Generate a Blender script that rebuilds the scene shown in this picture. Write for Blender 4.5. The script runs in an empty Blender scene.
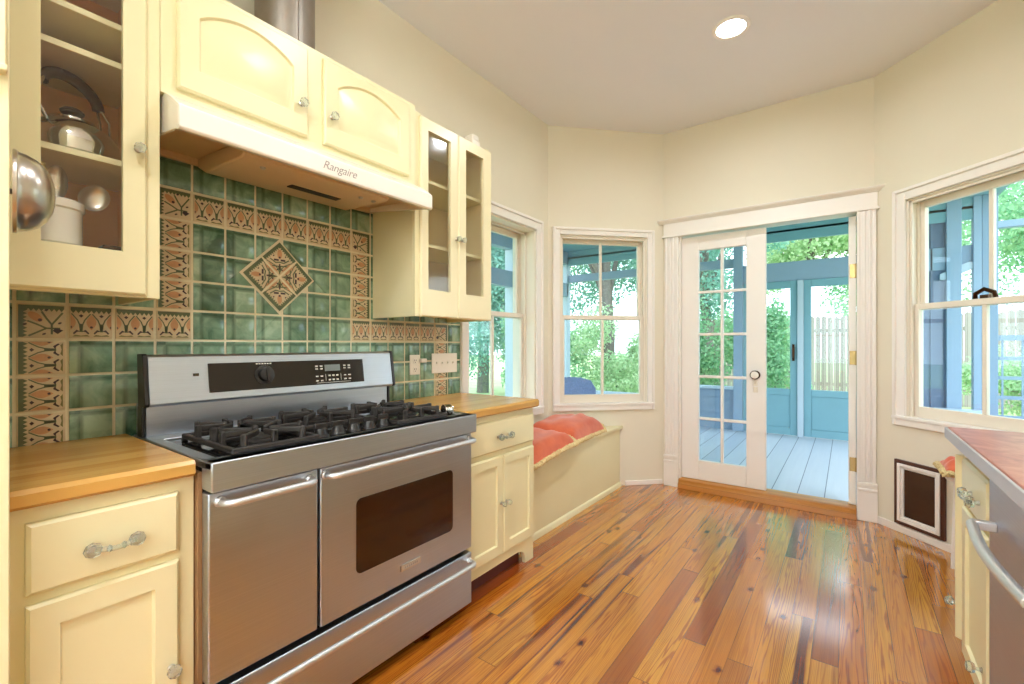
import bpy, bmesh, math, random
from mathutils import Vector, Matrix
R = math.radians
random.seed(7)
scn = bpy.context.scene
COL = scn.collection

# ------------------------------------------------------------------ materials
def lin(c):
    o = []
    for v in c:
        v = v / 255.0
        o.append(v / 12.92 if v <= 0.04045 else ((v + 0.055) / 1.055) ** 2.4)
    return (o[0], o[1], o[2], 1.0)

class G:
    """small node graph helper"""
    def __init__(s, name):
        s.m = bpy.data.materials.new(name); s.m.use_nodes = True
        s.t = s.m.node_tree; s.t.nodes.clear()
        s.out = s.t.nodes.new('ShaderNodeOutputMaterial')
    def n(s, typ, ins=None, **props):
        nd = s.t.nodes.new('ShaderNode' + typ)
        for k, v in props.items(): setattr(nd, k, v)
        for k, v in (ins or {}).items():
            sk = nd.inputs[k]
            if isinstance(v, bpy.types.NodeSocket): s.t.links.new(v, sk)
            else: sk.default_value = v
        return nd
    def math(s, op, a, b=0.0, c=0.0):
        return s.n('Math', {0: a, 1: b, 2: c}, operation=op).outputs[0]
    def ramp(s, fac, stops, interp='LINEAR'):
        nd = s.n('ValToRGB', {0: fac}); cr = nd.color_ramp; cr.interpolation = interp
        while len(cr.elements) < len(stops): cr.elements.new(0.5)
        for e, (p, c) in zip(cr.elements, stops): e.position = p; e.color = c
        return nd.outputs[0]
    def mix(s, fac, a, b, blend='MIX'):
        nd = s.n('Mix', data_type='RGBA', blend_type=blend)
        for i, v in ((0, fac), (6, a), (7, b)):
            if isinstance(v, bpy.types.NodeSocket): s.t.links.new(v, nd.inputs[i])
            else: nd.inputs[i].default_value = v
        return nd.outputs[2]
    def coords(s, kind='Object'):
        return s.n('TexCoord').outputs[kind]
    def mapv(s, vec, scale=(1, 1, 1), loc=(0, 0, 0)):
        return s.n('Mapping', {0: vec, 1: loc, 3: scale}).outputs[0]
    def noise(s, vec, scale=5., detail=3., rough=.5, dist=0., dim='3D'):
        return s.n('TexNoise', {'Vector': vec, 'Scale': scale, 'Detail': detail, 'Roughness': rough, 'Distortion': dist}, noise_dimensions=dim).outputs[0]
    def principled(s, **k):
        b = s.n('BsdfPrincipled')
        for kk, v in k.items():
            kk = kk.replace('_', ' ')
            if isinstance(v, bpy.types.NodeSocket): s.t.links.new(v, b.inputs[kk])
            else: b.inputs[kk].default_value = v
        s.t.links.new(b.outputs[0], s.out.inputs[0]); return b
    def bump(s, h, strength=.2, dist=.002):
        return s.n('Bump', {'Height': h, 'Strength': strength, 'Distance': dist}).outputs[0]

def scale_c(c, f): return tuple(min(1., max(0., v * f)) for v in c[:3]) + (1.,)

def paint(name, rgb, rough=.45, var=.05, nscale=3., bump=0., metallic=0., spec=.5, coat=0., **kw):
    g = G(name); c = lin(rgb)
    v = g.coords()
    f = g.noise(v, nscale, 4., .6)
    col = g.ramp(f, [(.25, scale_c(c, 1 - var)), (.75, scale_c(c, 1 + var))])
    k = dict(Base_Color=col, Roughness=rough, Metallic=metallic, Specular_IOR_Level=spec, Coat_Weight=coat)
    k.update(kw)
    if bump: k['Normal'] = g.bump(g.noise(v, nscale * 60, 2.), bump, .001)
    g.principled(**k)
    return g.m

M = {}
M['wall'] = paint('wall_paint', (228, 220, 201), .7, .015, 2., .06)
M['ceil'] = paint('ceiling_paint', (236, 235, 238), .8, .01, 2., .05)
M['trim'] = paint('trim_gloss_white', (240, 234, 228), .32, .012, 2.)
M['sash'] = paint('sash_paint', (234, 224, 208), .35, .02, 2.)
M['cream'] = paint('cabinet_cream', (232, 223, 181), .33, .02, 3.)
M['glass_in'] = paint('glass_cabinet_inside', (226, 208, 166), .6, .03, 3.)
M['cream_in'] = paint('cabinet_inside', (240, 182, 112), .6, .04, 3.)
M['pale_door'] = paint('glass_cabinet_cream', (235, 224, 185), .3, .02, 3.)
M['hoodwhite'] = paint('hood_enamel', (240, 233, 224), .25, .01, 2., coat=.3)
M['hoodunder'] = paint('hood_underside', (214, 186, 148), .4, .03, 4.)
M['dark'] = paint('dark_gap', (22, 17, 14), .6, .1)
M['black'] = paint('black_enamel', (20, 18, 17), .12, .1, coat=.5)
M['iron'] = paint('cast_iron', (42, 36, 32), .55, .2, 25., .3)
M['blackglass'] = paint('black_glass', (26, 18, 13), .06, .15, 3.)
M['ovenglass'] = paint('oven_glass', (44, 20, 8), .08, .25, 2.)
M['plastic'] = paint('black_plastic', (34, 30, 28), .35, .1)
M['white'] = paint('white_plastic', (238, 230, 218), .35, .01)
M['ink'] = paint('grey_ink', (150, 142, 136), .5, .05)
M['print'] = paint('pale_print', (205, 200, 190), .5, .05)
M['lcd'] = paint('lcd_grey', (120, 125, 120), .25, .05)
M['ceramic'] = paint('white_ceramic', (236, 230, 218), .18, .01, coat=.4)
M['brass'] = paint('brass', (172, 146, 98), .3, .1, 20., metallic=1.)
M['bronze'] = paint('dark_bronze', (70, 48, 32), .3, .15, 20., metallic=1.)
M['chrome'] = paint('chrome', (215, 212, 205), .1, .02, metallic=1.)
M['nickel'] = paint('brushed_nickel', (200, 192, 180), .28, .05, 8., metallic=1.)
M['galv'] = paint('galvanised_duct', (158, 150, 140), .5, .12, 9., .1, metallic=1.)
M['grout'] = paint('grout', (226, 214, 182), .8, .06, 20.)
M['fringe'] = paint('gold_fringe', (214, 192, 140), .9, .35, 160.)
M['wick'] = paint('woven_cushion', (126, 142, 186), .8, .25, 60., .5)
M['petbrown'] = paint('pet_door_brown', (74, 36, 22), .4, .1)
M['flap'] = paint('pet_door_flap', (62, 36, 24), .25, .3, 6.)
M['teal'] = paint('teal_porch_paint', (116, 162, 176), .45, .04, 3.)
M['porchblue'] = paint('slate_blue_porch_paint', (138, 162, 186), .5, .05, 3.)
M['porchlight'] = paint('pale_blue_porch_paint', (176, 194, 208), .45, .03, 3.)
M['siding'] = paint('blue_siding', (124, 148, 172), .55, .05, 3.)
M['slate'] = paint('slate_boards', (98, 118, 146), .55, .06, 3.)
M['trunk'] = paint('tree_bark', (120, 112, 108), .9, .3, 12., .6)
M['kettlewood'] = paint('kettle_grip', (64, 34, 22), .6, .15)
M['utensil'] = paint('cream_utensil', (232, 214, 150), .5, .1)
M['rust'] = paint('wood_side_panel', (150, 112, 74), .5, .15, 10.)
M['browntoe'] = paint('toe_kick', (94, 34, 18), .5, .1)  # even red-brown colour of the toe kick board
M['darkmetal'] = paint('grey_edge_band', (186, 180, 184), .3, .04)

def steel(name, rgb, rough=.3, aniso=.75):
    g = G(name); c = lin(rgb)
    uv = g.n('UVMap').outputs[0]
    st = g.noise(g.mapv(uv, (1.2, 260, 1)), 1., 3., .6)
    cl = g.noise(g.mapv(uv, (2.5, 2.5, 1)), 1., 3., .6)
    col = g.ramp(st, [(.3, scale_c(c, .93)), (.7, scale_c(c, 1.05))])
    rr = g.n('MapRange', {0: cl, 1: .3, 2: .7, 3: rough - .04, 4: rough + .05}).outputs[0]
    tan = g.n('Tangent', direction_type='UV_MAP').outputs[0]
    g.principled(Base_Color=col, Metallic=1., Roughness=rr, Anisotropic=aniso, Tangent=tan,
                 Normal=g.bump(st, .05, .0006))
    return g.m
M['steel'] = steel('brushed_steel', (188, 194, 202), .36)
M['steelh'] = steel('steel_handle', (216, 216, 216), .48, .0)
M['dwsteel'] = steel('dishwasher_steel', (190, 192, 206), .4)

def glass(name, tint=(1, 1, 1, 1), rough=.0, refl=1.):
    g = G(name)
    ge = g.n('NewGeometry')
    dt = g.n('VectorMath', {0: ge.outputs['Incoming'], 1: ge.outputs['Normal']}, operation='DOT_PRODUCT').outputs['Value']
    gr = g.math('SUBTRACT', 1., g.math('ABSOLUTE', dt))
    fr = g.math('MULTIPLY_ADD', g.math('POWER', gr, 5.), .6, .035)
    ns = g.noise(g.coords(), 1.5, 2.)
    f = g.math('MULTIPLY', fr, g.math('MULTIPLY_ADD', ns, .1, refl - .05))
    tr = g.n('BsdfTransparent', {0: tint}).outputs[0]
    gl = g.n('BsdfGlossy', {0: (1, 1, 1, 1), 'Roughness': rough}).outputs[0]
    mx = g.n('MixShader', {0: f, 1: tr, 2: gl}).outputs[0]
    g.t.links.new(mx, g.out.inputs[0]); return g.m
M['pane'] = glass('window_glass', (.93, .98, 1., 1))
M['cabpane'] = glass('cabinet_glass', (.97, .97, .95, 1), .09, 1.3)
M['leftpane'] = glass('clear_cabinet_glass', (.98, .98, .97, 1), .0, .8)

def knobglass():
    g = G('pressed_green_glass')
    f = g.noise(g.coords(), 30., 2.)
    col = g.ramp(f, [(.3, (.86, .95, .86, 1)), (.7, (.92, .98, .91, 1))])
    g.principled(Base_Color=col, Roughness=.04, Transmission_Weight=.85, IOR=1.45)
    return g.m
M['knob'] = knobglass()

def floor_mat():
    g = G('heart_pine_boards')
    co = g.coords(); sp = g.n('SeparateXYZ', {0: co})
    X = g.math('DIVIDE', sp.outputs[0], .088); Y = sp.outputs[1]
    bi = g.math('FLOOR', X)
    r1 = g.n('TexWhiteNoise', {'W': bi}, noise_dimensions='1D').outputs[0]
    yy = g.math('DIVIDE', g.math('MULTIPLY_ADD', r1, 7., Y), 1.55)
    si = g.math('FLOOR', yy)
    wn = g.n('TexWhiteNoise', {'Vector': g.n('CombineXYZ', {0: bi, 1: si}).outputs[0]}, noise_dimensions='2D')
    r2 = wn.outputs[0]
    rc = g.n('SeparateColor', {0: wn.outputs[1]})
    off = g.math('MULTIPLY', r2, 37.)
    # board tone
    tone = g.ramp(r2, [(0., lin((192, 118, 30))), (.25, lin((206, 138, 38))), (.5, lin((180, 98, 26))), (.75, lin((212, 150, 48))), (1., lin((146, 66, 18)))])
    # cathedral grain: warped rings stretched along the board
    gx = g.math('MULTIPLY', g.math('SUBTRACT', g.math('FRACT', X), g.math('MULTIPLY_ADD', rc.outputs[0], 1.4, -.2)), 1.)
    gv = g.n('CombineXYZ', {0: gx, 1: g.math('MULTIPLY', Y, .55), 2: off}).outputs[0]
    wob = g.noise(gv, 1.7, 3., .55)
    ring = g.math('SINE', g.math('MULTIPLY', g.math('ADD', g.math('ADD', g.math('MULTIPLY', g.math('MULTIPLY', gx, gx), 2.2), g.math('MULTIPLY', Y, .35)), g.math('MULTIPLY', wob, 1.5)), 34.))
    ringf = g.ramp(ring, [(.2, (0, 0, 0, 1)), (.9, (1, 1, 1, 1))])
    fine = g.noise(g.n('CombineXYZ', {0: g.math('MULTIPLY', X, 9.), 1: g.math('MULTIPLY', Y, 1.6), 2: off}).outputs[0], 1., 5., .65)
    finef = g.ramp(fine, [(.42, (0, 0, 0, 1)), (.72, (1, 1, 1, 1))])
    dark = g.mix(.5, lin((120, 42, 8)), lin((140, 58, 12)))
    c1 = g.mix(g.math('MULTIPLY', ringf, g.math('MULTIPLY_ADD', rc.outputs[1], .6, .3)), tone, dark)
    c2 = g.mix(g.math('MULTIPLY', finef, .42), c1, lin((112, 48, 18)))
    # heartwood streaks on some boards
    hs = g.noise(g.n('CombineXYZ', {0: g.math('MULTIPLY', X, 1.5), 1: g.math('MULTIPLY', Y, .5), 2: g.math('ADD', off, 9.)}).outputs[0], 1., 2., .5, .6)
    hsf = g.ramp(hs, [(.57, (0, 0, 0, 1)), (.66, (1, 1, 1, 1))])
    c3 = g.mix(g.math('MULTIPLY', hsf, g.math('GREATER_THAN', rc.outputs[2], .45)), c2, g.mix(fine, lin((70, 26, 12)), lin((140, 66, 26))))
    # knots
    kv = g.n('TexVoronoi', {'Vector': g.n('CombineXYZ', {0: g.math('MULTIPLY', sp.outputs[0], 6.), 1: g.math('MULTIPLY', Y, 3.2)}).outputs[0], 'Scale': 1., 'Randomness': 1.}, voronoi_dimensions='2D')
    kd = g.math('ADD', kv.outputs['Distance'], g.math('MULTIPLY_ADD', g.noise(co, 45., 2.), .10, -.05))
    kf = g.ramp(kd, [(.03, (1, 1, 1, 1)), (.11, (0, 0, 0, 1))])
    kon = g.math('GREATER_THAN', g.n('SeparateColor', {0: kv.outputs['Color']}).outputs[0], .72)
    c4 = g.mix(g.math('MULTIPLY', kf, kon), c3, lin((96, 20, 8)))
    # gaps
    fx = g.math('FRACT', X); fy = g.math('FRACT', yy)
    gap = g.math('MAXIMUM', g.math('GREATER_THAN', g.math('ABSOLUTE', g.math('SUBTRACT', fx, .5)), .488),
                 g.math('GREATER_THAN', g.math('ABSOLUTE', g.math('SUBTRACT', fy, .5)), .4988))
    c5 = g.mix(g.math('MULTIPLY', gap, .65), c4, lin((70, 30, 10)))
    rough = g.n('MapRange', {0: g.noise(co, 5., 4.), 1: .3, 2: .7, 3: .14, 4: .22}).outputs[0]
    hgt = g.math('SUBTRACT', g.math('MULTIPLY', g.noise(co, 3., 2.), .8), g.math('MULTIPLY', gap, .3))
    g.principled(Base_Color=c5, Roughness=rough, Specular_IOR_Level=.55, Coat_Weight=.9, Coat_Roughness=.12, Coat_IOR=1.65,
                 Normal=g.bump(hgt, .12, .003))
    return g.m
M['floor'] = floor_mat()

def plank(name, base, dark, width=.19, axis=0, rough=.5, gap=.012, seg=0., gapc=None):
    g = G(name); co = g.coords(); sp = g.n('SeparateXYZ', {0: co})
    X = g.math('DIVIDE', sp.outputs[axis], width); L = sp.outputs[1 - axis] if axis < 2 else sp.outputs[0]
    bi = g.math('FLOOR', X)
    wn = g.n('TexWhiteNoise', {'W': bi}, noise_dimensions='1D').outputs[0]
    nz = g.noise(g.n('CombineXYZ', {0: g.math('MULTIPLY', X, 5.), 1: g.math('MULTIPLY', L, 1.5), 2: g.math('MULTIPLY', wn, 30.)}).outputs[0], 1., 5., .6)
    t = g.math('MULTIPLY_ADD', wn, .5, g.math('MULTIPLY', nz, .5))
    col = g.ramp(t, [(.15, lin(dark)), (.8, lin(base))])
    gp = g.math('GREATER_THAN', g.math('ABSOLUTE', g.math('SUBTRACT', g.math('FRACT', X), .5)), .5 - gap)
    col = g.mix(gp, col, lin(gapc or tuple(v * .35 for v in dark)))
    g.principled(Base_Color=col, Roughness=rough, Normal=g.bump(g.math('SUBTRACT', nz, gp), .2, .003))
    return g.m
M['porchfloor'] = plank('grey_porch_boards', (200, 206, 216), (176, 186, 202), .19, 0, .45, .02, gapc=(104, 116, 134))
M['fence'] = plank('weathered_fence', (176, 166, 158), (140, 130, 124), .14, 0, .8, .03, gapc=(120, 112, 108))
M['butcher'] = plank('butcher_block', (208, 162, 86), (186, 132, 58), .042, 0, .25, .006, gapc=(164, 112, 48))
M['threshold'] = plank('oak_threshold', (206, 148, 72), (176, 112, 48), .05, 1, .3, .004)

def redtop():
    g = G('polished_red_stone'); co = g.coords()
    n = g.noise(co, 6., 6., .7, 1.2)
    col = g.ramp(n, [(.3, lin((150, 76, 58))), (.5, lin((184, 104, 78))), (.7, lin((204, 136, 108)))])
    g.principled(Base_Color=col, Roughness=.3, Specular_IOR_Level=.35)
    return g.m
M['redtop'] = redtop()

def tile_green():
    g = G('green_glazed_tile'); co = g.coords(); sp = g.n('SeparateXYZ', {0: co})
    ty = g.math('FLOOR', g.math('DIVIDE', g.math('SUBTRACT', sp.outputs[1], .222), .1169))
    tz = g.math('FLOOR', g.math('DIVIDE', g.math('SUBTRACT', sp.outputs[2], .884), .1145))
    wn = g.n('TexWhiteNoise', {'Vector': g.n('CombineXYZ', {0: ty, 1: tz}).outputs[0]}, noise_dimensions='2D').outputs[0]
    off = g.n('CombineXYZ', {0: g.math('MULTIPLY', wn, 20.)}).outputs[0]
    v = g.n('VectorMath', {0: co, 1: off}, operation='ADD').outputs[0]
    n = g.noise(v, 14., 5., .6, .8)
    t = g.math('ADD', g.math('MULTIPLY', n, .75), g.math('MULTIPLY', wn, .3))
    col = g.ramp(t, [(.30, lin((64, 98, 74))), (.5, lin((116, 150, 122))), (.72, lin((162, 188, 158)))])
    # glaze pooling: darker rim of each tile
    fy = g.math('ABSOLUTE', g.math('SUBTRACT', g.math('FRACT', g.math('DIVIDE', g.math('SUBTRACT', sp.outputs[1], .222), .1169)), .5))
    fz = g.math('ABSOLUTE', g.math('SUBTRACT', g.math('FRACT', g.math('DIVIDE', g.math('SUBTRACT', sp.outputs[2], .884), .1145)), .5))
    edge = g.ramp(g.math('ADD', g.math('MAXIMUM', fy, fz), g.math('MULTIPLY', n, .06)), [(.44, (0, 0, 0, 1)), (.50, (1, 1, 1, 1))])
    col = g.mix(g.math('MULTIPLY', edge, .55), col, lin((40, 66, 42)))
    g.principled(Base_Color=col, Roughness=.14, Coat_Weight=.4, Normal=g.bump(g.noise(v, 22., 3.), .25, .003))
    return g.m
M['tile'] = tile_green()
M['tan'] = paint('tan_tile_ground', (210, 190, 152), .35, .1, 30.)
M['peach'] = paint('peach_petal', (198, 146, 102), .35, .14, 40.)
M['dkgreen'] = paint('painted_dark_green', (88, 98, 64), .3, .15, 30.)
M['dkbrown'] = paint('painted_dark_brown', (58, 34, 38), .3, .12, 30.)
M['olive'] = paint('painted_olive', (122, 116, 66), .35, .15, 40.)

def fabric():
    g = G('salmon_cotton'); co = g.coords()
    n = g.noise(co, 9., 4., .6)
    col = g.ramp(n, [(.3, lin((200, 80, 44))), (.7, lin((218, 106, 64)))])
    g.principled(Base_Color=col, Roughness=.8, Sheen_Weight=.4, Normal=g.bump(g.noise(co, 260., 1.), .15, .001))
    return g.m
M['salmon'] = fabric()

def leafmat(name, a, b):
    g = G(name)
    oi = g.n('NewGeometry')
    n = g.noise(oi.outputs['Position'], 2.2, 3.)
    rnd = oi.outputs['Random Per Island']
    col = g.ramp(g.math('ADD', g.math('MULTIPLY', n, .6), g.math('MULTIPLY', rnd, .4)), [(.2, lin(a)), (.8, lin(b))])
    d = g.n('BsdfDiffuse', {0: col}).outputs[0]
    t = g.n('BsdfTranslucent', {0: col}).outputs[0]
    g.t.links.new(g.n('MixShader', {0: .5, 1: d, 2: t}).outputs[0], g.out.inputs[0])
    return g.m
M['leafA'] = leafmat('leaves_mint', (112, 172, 134), (196, 230, 186))
M['leafB'] = leafmat('leaves_teal', (96, 160, 148), (176, 220, 204))
M['leafC'] = leafmat('leaves_lime', (164, 204, 158), (226, 240, 206))

def grass():
    g = G('lawn_grass'); co = g.coords()
    n = g.noise(co, 1.5, 6., .7)
    col = g.ramp(n, [(.3, lin((150, 178, 116))), (.6, lin((186, 206, 146))), (.75, lin((214, 204, 180)))])
    g.principled(Base_Color=col, Roughness=.95); return g.m
M['grass'] = grass()

def emit(name, rgb, s):
    g = G(name)
    f = g.noise(g.coords(), 3., 1.)
    c = g.ramp(f, [(0., rgb), (1., rgb)])
    e = g.n('Emission', {0: c, 1: s}).outputs[0]
    g.t.links.new(e, g.out.inputs[0]); return g.m
M['lamp'] = emit('lamp_lens', (1., .93, .82, 1), 30.)

# ------------------------------------------------------------------ mesh builder
ORG = {}
def origin_of(o):
    while o is not None:
        if o.name in ORG: return ORG[o.name]
        o = o.parent
    return Vector((0, 0, 0))

FZ = -.02     # finished floor level
class MB:
    def __init__(s, T=None):
        s.v = []; s.f = []; s.mi = []; s.T = T or Matrix.Identity(4)
    def add(s, verts, faces, mi=0, T=None):
        b = len(s.v); t = s.T @ T if T is not None else s.T
        for p in verts:
            q = t @ Vector(p)
            if abs(q.z) < .0011: q.z = FZ
            s.v.append(q)
        s.f += [tuple(b + i for i in f) for f in faces]; s.mi += [mi] * len(faces)
        return s
    def box(s, x0, x1, y0, y1, z0, z1, mi=0, T=None):
        if x0 > x1: x0, x1 = x1, x0
        if y0 > y1: y0, y1 = y1, y0
        if z0 > z1: z0, z1 = z1, z0
        return s.add([(x0, y0, z0), (x1, y0, z0), (x1, y1, z0), (x0, y1, z0), (x0, y0, z1), (x1, y0, z1), (x1, y1, z1), (x0, y1, z1)],
                     [(3, 2, 1, 0), (4, 5, 6, 7), (0, 1, 5, 4), (1, 2, 6, 5), (2, 3, 7, 6), (3, 0, 4, 7)], mi, T)
    def prism(s, poly, axis, a, b, mi=0, T=None):
        """poly = 2D points; axis 0: (y,z) swept in x; 1: (x,z) swept in y; 2: (x,y) swept in z"""
        n = len(poly)
        def p(q, t):
            return {0: (t, q[0], q[1]), 1: (q[0], t, q[1]), 2: (q[0], q[1], t)}[axis]
        vs = [p(q, a) for q in poly] + [p(q, b) for q in poly]
        fs = [tuple(range(n)), tuple(range(2 * n - 1, n - 1, -1))]
        fs += [(i, i + n, (i + 1) % n + n, (i + 1) % n) for i in range(n)]
        return s.add(vs, fs, mi, T)
    def lathe(s, prof, c=(0, 0, 0), axis=(0, 0, 1), seg=24, mi=0, T=None, phase=0.):
        q = Vector((0, 0, 1)).rotation_difference(Vector(axis).normalized()).to_matrix()
        vs = []; fs = []; n = len(prof); c = Vector(c)
        for (r, h) in prof:
            for k in range(seg):
                a = 2 * math.pi * k / seg + phase
                vs.append(c + q @ Vector((r * math.cos(a), r * math.sin(a), h)))
        for i in range(n - 1):
            for k in range(seg):
                k2 = (k + 1) % seg
                fs.append((i * seg + k, i * seg + k2, (i + 1) * seg + k2, (i + 1) * seg + k))
        if prof[0][0] > 1e-6: fs.append(tuple(range(seg - 1, -1, -1)))
        if prof[-1][0] > 1e-6: fs.append(tuple((n - 1) * seg + k for k in range(seg)))
        return s.add(vs, fs, mi, T)
    def cyl(s, a, b, r, seg=16, mi=0, r2=None, T=None):
        a = Vector(a); b = Vector(b)
        return s.lathe([(r, 0), (r if r2 is None else r2, (b - a).length)], a, b - a, seg, mi, T)
    def tube(s, pts, r, seg=8, mi=0, T=None, flat=1.):
        pts = [Vector(p) for p in pts]; n = len(pts); vs = []; fs = []
        rr = r if isinstance(r, (list, tuple)) else [r] * n
        up = None
        for i in range(n):
            d = (pts[min(i + 1, n - 1)] - pts[max(i - 1, 0)]).normalized()
            if up is None:
                up = Vector((0, 0, 1)) if abs(d.z) < .9 else Vector((1, 0, 0))
            side = d.cross(up).normalized(); up = side.cross(d).normalized()
            for k in range(seg):
                a = 2 * math.pi * k / seg
                vs.append(pts[i] + side * (math.cos(a) * rr[i]) + up * (math.sin(a) * rr[i] * flat))
        for i in range(n - 1):
            for k in range(seg):
                k2 = (k + 1) % seg
                fs.append((i * seg + k, i * seg + k2, (i + 1) * seg + k2, (i + 1) * seg + k))
        fs.append(tuple(range(seg - 1, -1, -1))); fs.append(tuple((n - 1) * seg + k for k in range(seg)))
        return s.add(vs, fs, mi, T)
    def loops(s, loops, cap=True, mi=0, T=None):
        n = len(loops[0]); vs = [p for l in loops for p in l]; fs = []
        for i in range(len(loops) - 1):
            for k in range(n):
                k2 = (k + 1) % n
                fs.append((i * n + k, i * n + k2, (i + 1) * n + k2, (i + 1) * n + k))
        if cap: fs.append(tuple((len(loops) - 1) * n + k for k in range(n)))
        fs.append(tuple(range(n - 1, -1, -1))) if cap == 'both' else None
        return s.add(vs, fs, mi, T)
    def build(s, name, mats, parent=None, bevel=0., smooth=True, angle=35, seg=2, at=None, recalc=True):
        if not isinstance(mats, (list, tuple)): mats = [mats]
        if parent is not None: L = origin_of(parent)
        else: L = Vector(at) if at is not None else Vector((0, 0, 0))
        me = bpy.data.meshes.new(name)
        me.from_pydata([tuple(v - L) for v in s.v], [], s.f)
        for m in mats: me.materials.append(m)
        me.polygons.foreach_set('material_index', s.mi)
        if recalc:
            bm = bmesh.new(); bm.from_mesh(me); bmesh.ops.recalc_face_normals(bm, faces=bm.faces); bm.to_mesh(me); bm.free()
        uv = me.uv_layers.new(name='UVMap')
        for p in me.polygons:
            nx, ny, nz = (abs(c) for c in p.normal)
            for li in p.loop_indices:
                c = me.vertices[me.loops[li].vertex_index].co + L
                if nz > nx and nz > ny: uv.data[li].uv = (c.y, c.x)
                elif nx >= ny: uv.data[li].uv = (c.y, c.z)
                else: uv.data[li].uv = (c.x, c.z)
        if smooth:
            me.polygons.foreach_set('use_smooth', [True] * len(me.polygons))
            me.set_sharp_from_angle(angle=R(angle))
        me.update()
        o = bpy.data.objects.new(name, me); COL.objects.link(o)
        if parent is not None: o.parent = parent
        else: o.location = L; ORG[o.name] = L
        if bevel > 0:
            b = o.modifiers.new('edge', 'BEVEL'); b.width = bevel; b.segments = seg; b.limit_method = 'ANGLE'; b.angle_limit = R(40)
        return o

def thing(name, loc, label=None, cat=None, group=None, kind=None):
    o = bpy.data.objects.new(name, None); COL.objects.link(o); o.location = loc; ORG[o.name] = Vector(loc)
    o.empty_display_size = .1
    tag(o, label, cat, group, kind); return o
def tag(o, label=None, cat=None, group=None, kind=None):
    if label: o['label'] = label
    if cat: o['category'] = cat
    if group: o['group'] = group
    if kind: o['kind'] = kind
    return o
def struct(mb, name, mats, **k):
    return tag(mb.build(name, mats, **k), kind='structure')

# ------------------------------------------------------------------ room frame
H = 3.08
A = Vector((0, 3.31)); B = Vector((.735, 4.06)); Cc = Vector((2.205, 4.06)); XR = 3.05; YB = -3.2
Ee = Vector((XR, 4.06 - (XR - 2.205)))
def wallT(p, q):
    """local x along the wall p->q, local y outwards (left of travel is outside), z up"""
    d = (q - p).normalized(); nrm = Vector((-d.y, d.x))
    return Matrix(((d.x, nrm.x, 0, p.x), (d.y, nrm.y, 0, p.y), (0, 0, 1, 0), (0, 0, 0, 1))), (q - p).length
def wall(name, p, q, openings, t=.14, z1=H, ext=.0):
    T, Ln = wallT(p, q); mb = MB(T); s = -ext
    for (s0, s1, z0, zz) in sorted(openings):
        mb.box(s, s0, 0, t, 0, z1)
        if z0 > 0: mb.box(s0, s1, 0, t, 0, z0)
        mb.box(s0, s1, 0, t, zz, z1); s = s1
    mb.box(s, Ln + ext, 0, t, 0, z1)
    struct(mb, name, M['wall'], smooth=False); return T, Ln
TL, LL = wall('wall_left', Vector((0, YB)), A, [(2.285 - YB, 3.116 - YB, .70, 2.15)], t=.23)
TD, LD = wall('wall_bay_left', A, B, [(.10, .895, .70, 2.155)])
TB, LB = wall('wall_back', B, Cc, [(.873 - B.x, 2.107 - B.x, 0., 2.168)])
TE, LE = wall('wall_bay_right', Cc, Ee, [(.225, 1.035, .74, 2.15)], t=.112)
wall('wall_right', Ee, Vector((XR, YB)), [(3.9, 5.3, 1.0, 2.3)])
wall('wall_front', Vector((XR, YB)), Vector((0, YB)), [(.3, 2.75, .3, 2.75)])
poly = [(-.02, YB - .02), (XR + .02, YB - .02), (XR + .02, Ee.y), (Cc.x, 4.08), (B.x, 4.08), (-.02, A.y)]
struct(MB().prism(poly, 2, -.1, 0.), 'floor', M['floor'], smooth=False)
poly2 = [(-.12, YB - .12), (XR + .12, YB - .12), (XR + .12, Ee.y + .05), (Cc.x + .05, 4.18), (B.x - .05, 4.18), (-.12, A.y + .05)]
struct(MB().prism(poly2, 2, H, H + .1), 'ceiling', M['ceil'], smooth=False)

# low base strips on the two bay walls
mb = MB(TE); mb.box(.03, LE, -.012, 0, 0, .03); struct(mb, 'baseboard_bay_right', M['trim'], bevel=.003)
mb = MB(TD); mb.box(.69, LD - .01, -.012, 0, 0, .022); struct(mb, 'baseboard_bay_left', M['trim'], bevel=.003)

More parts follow.
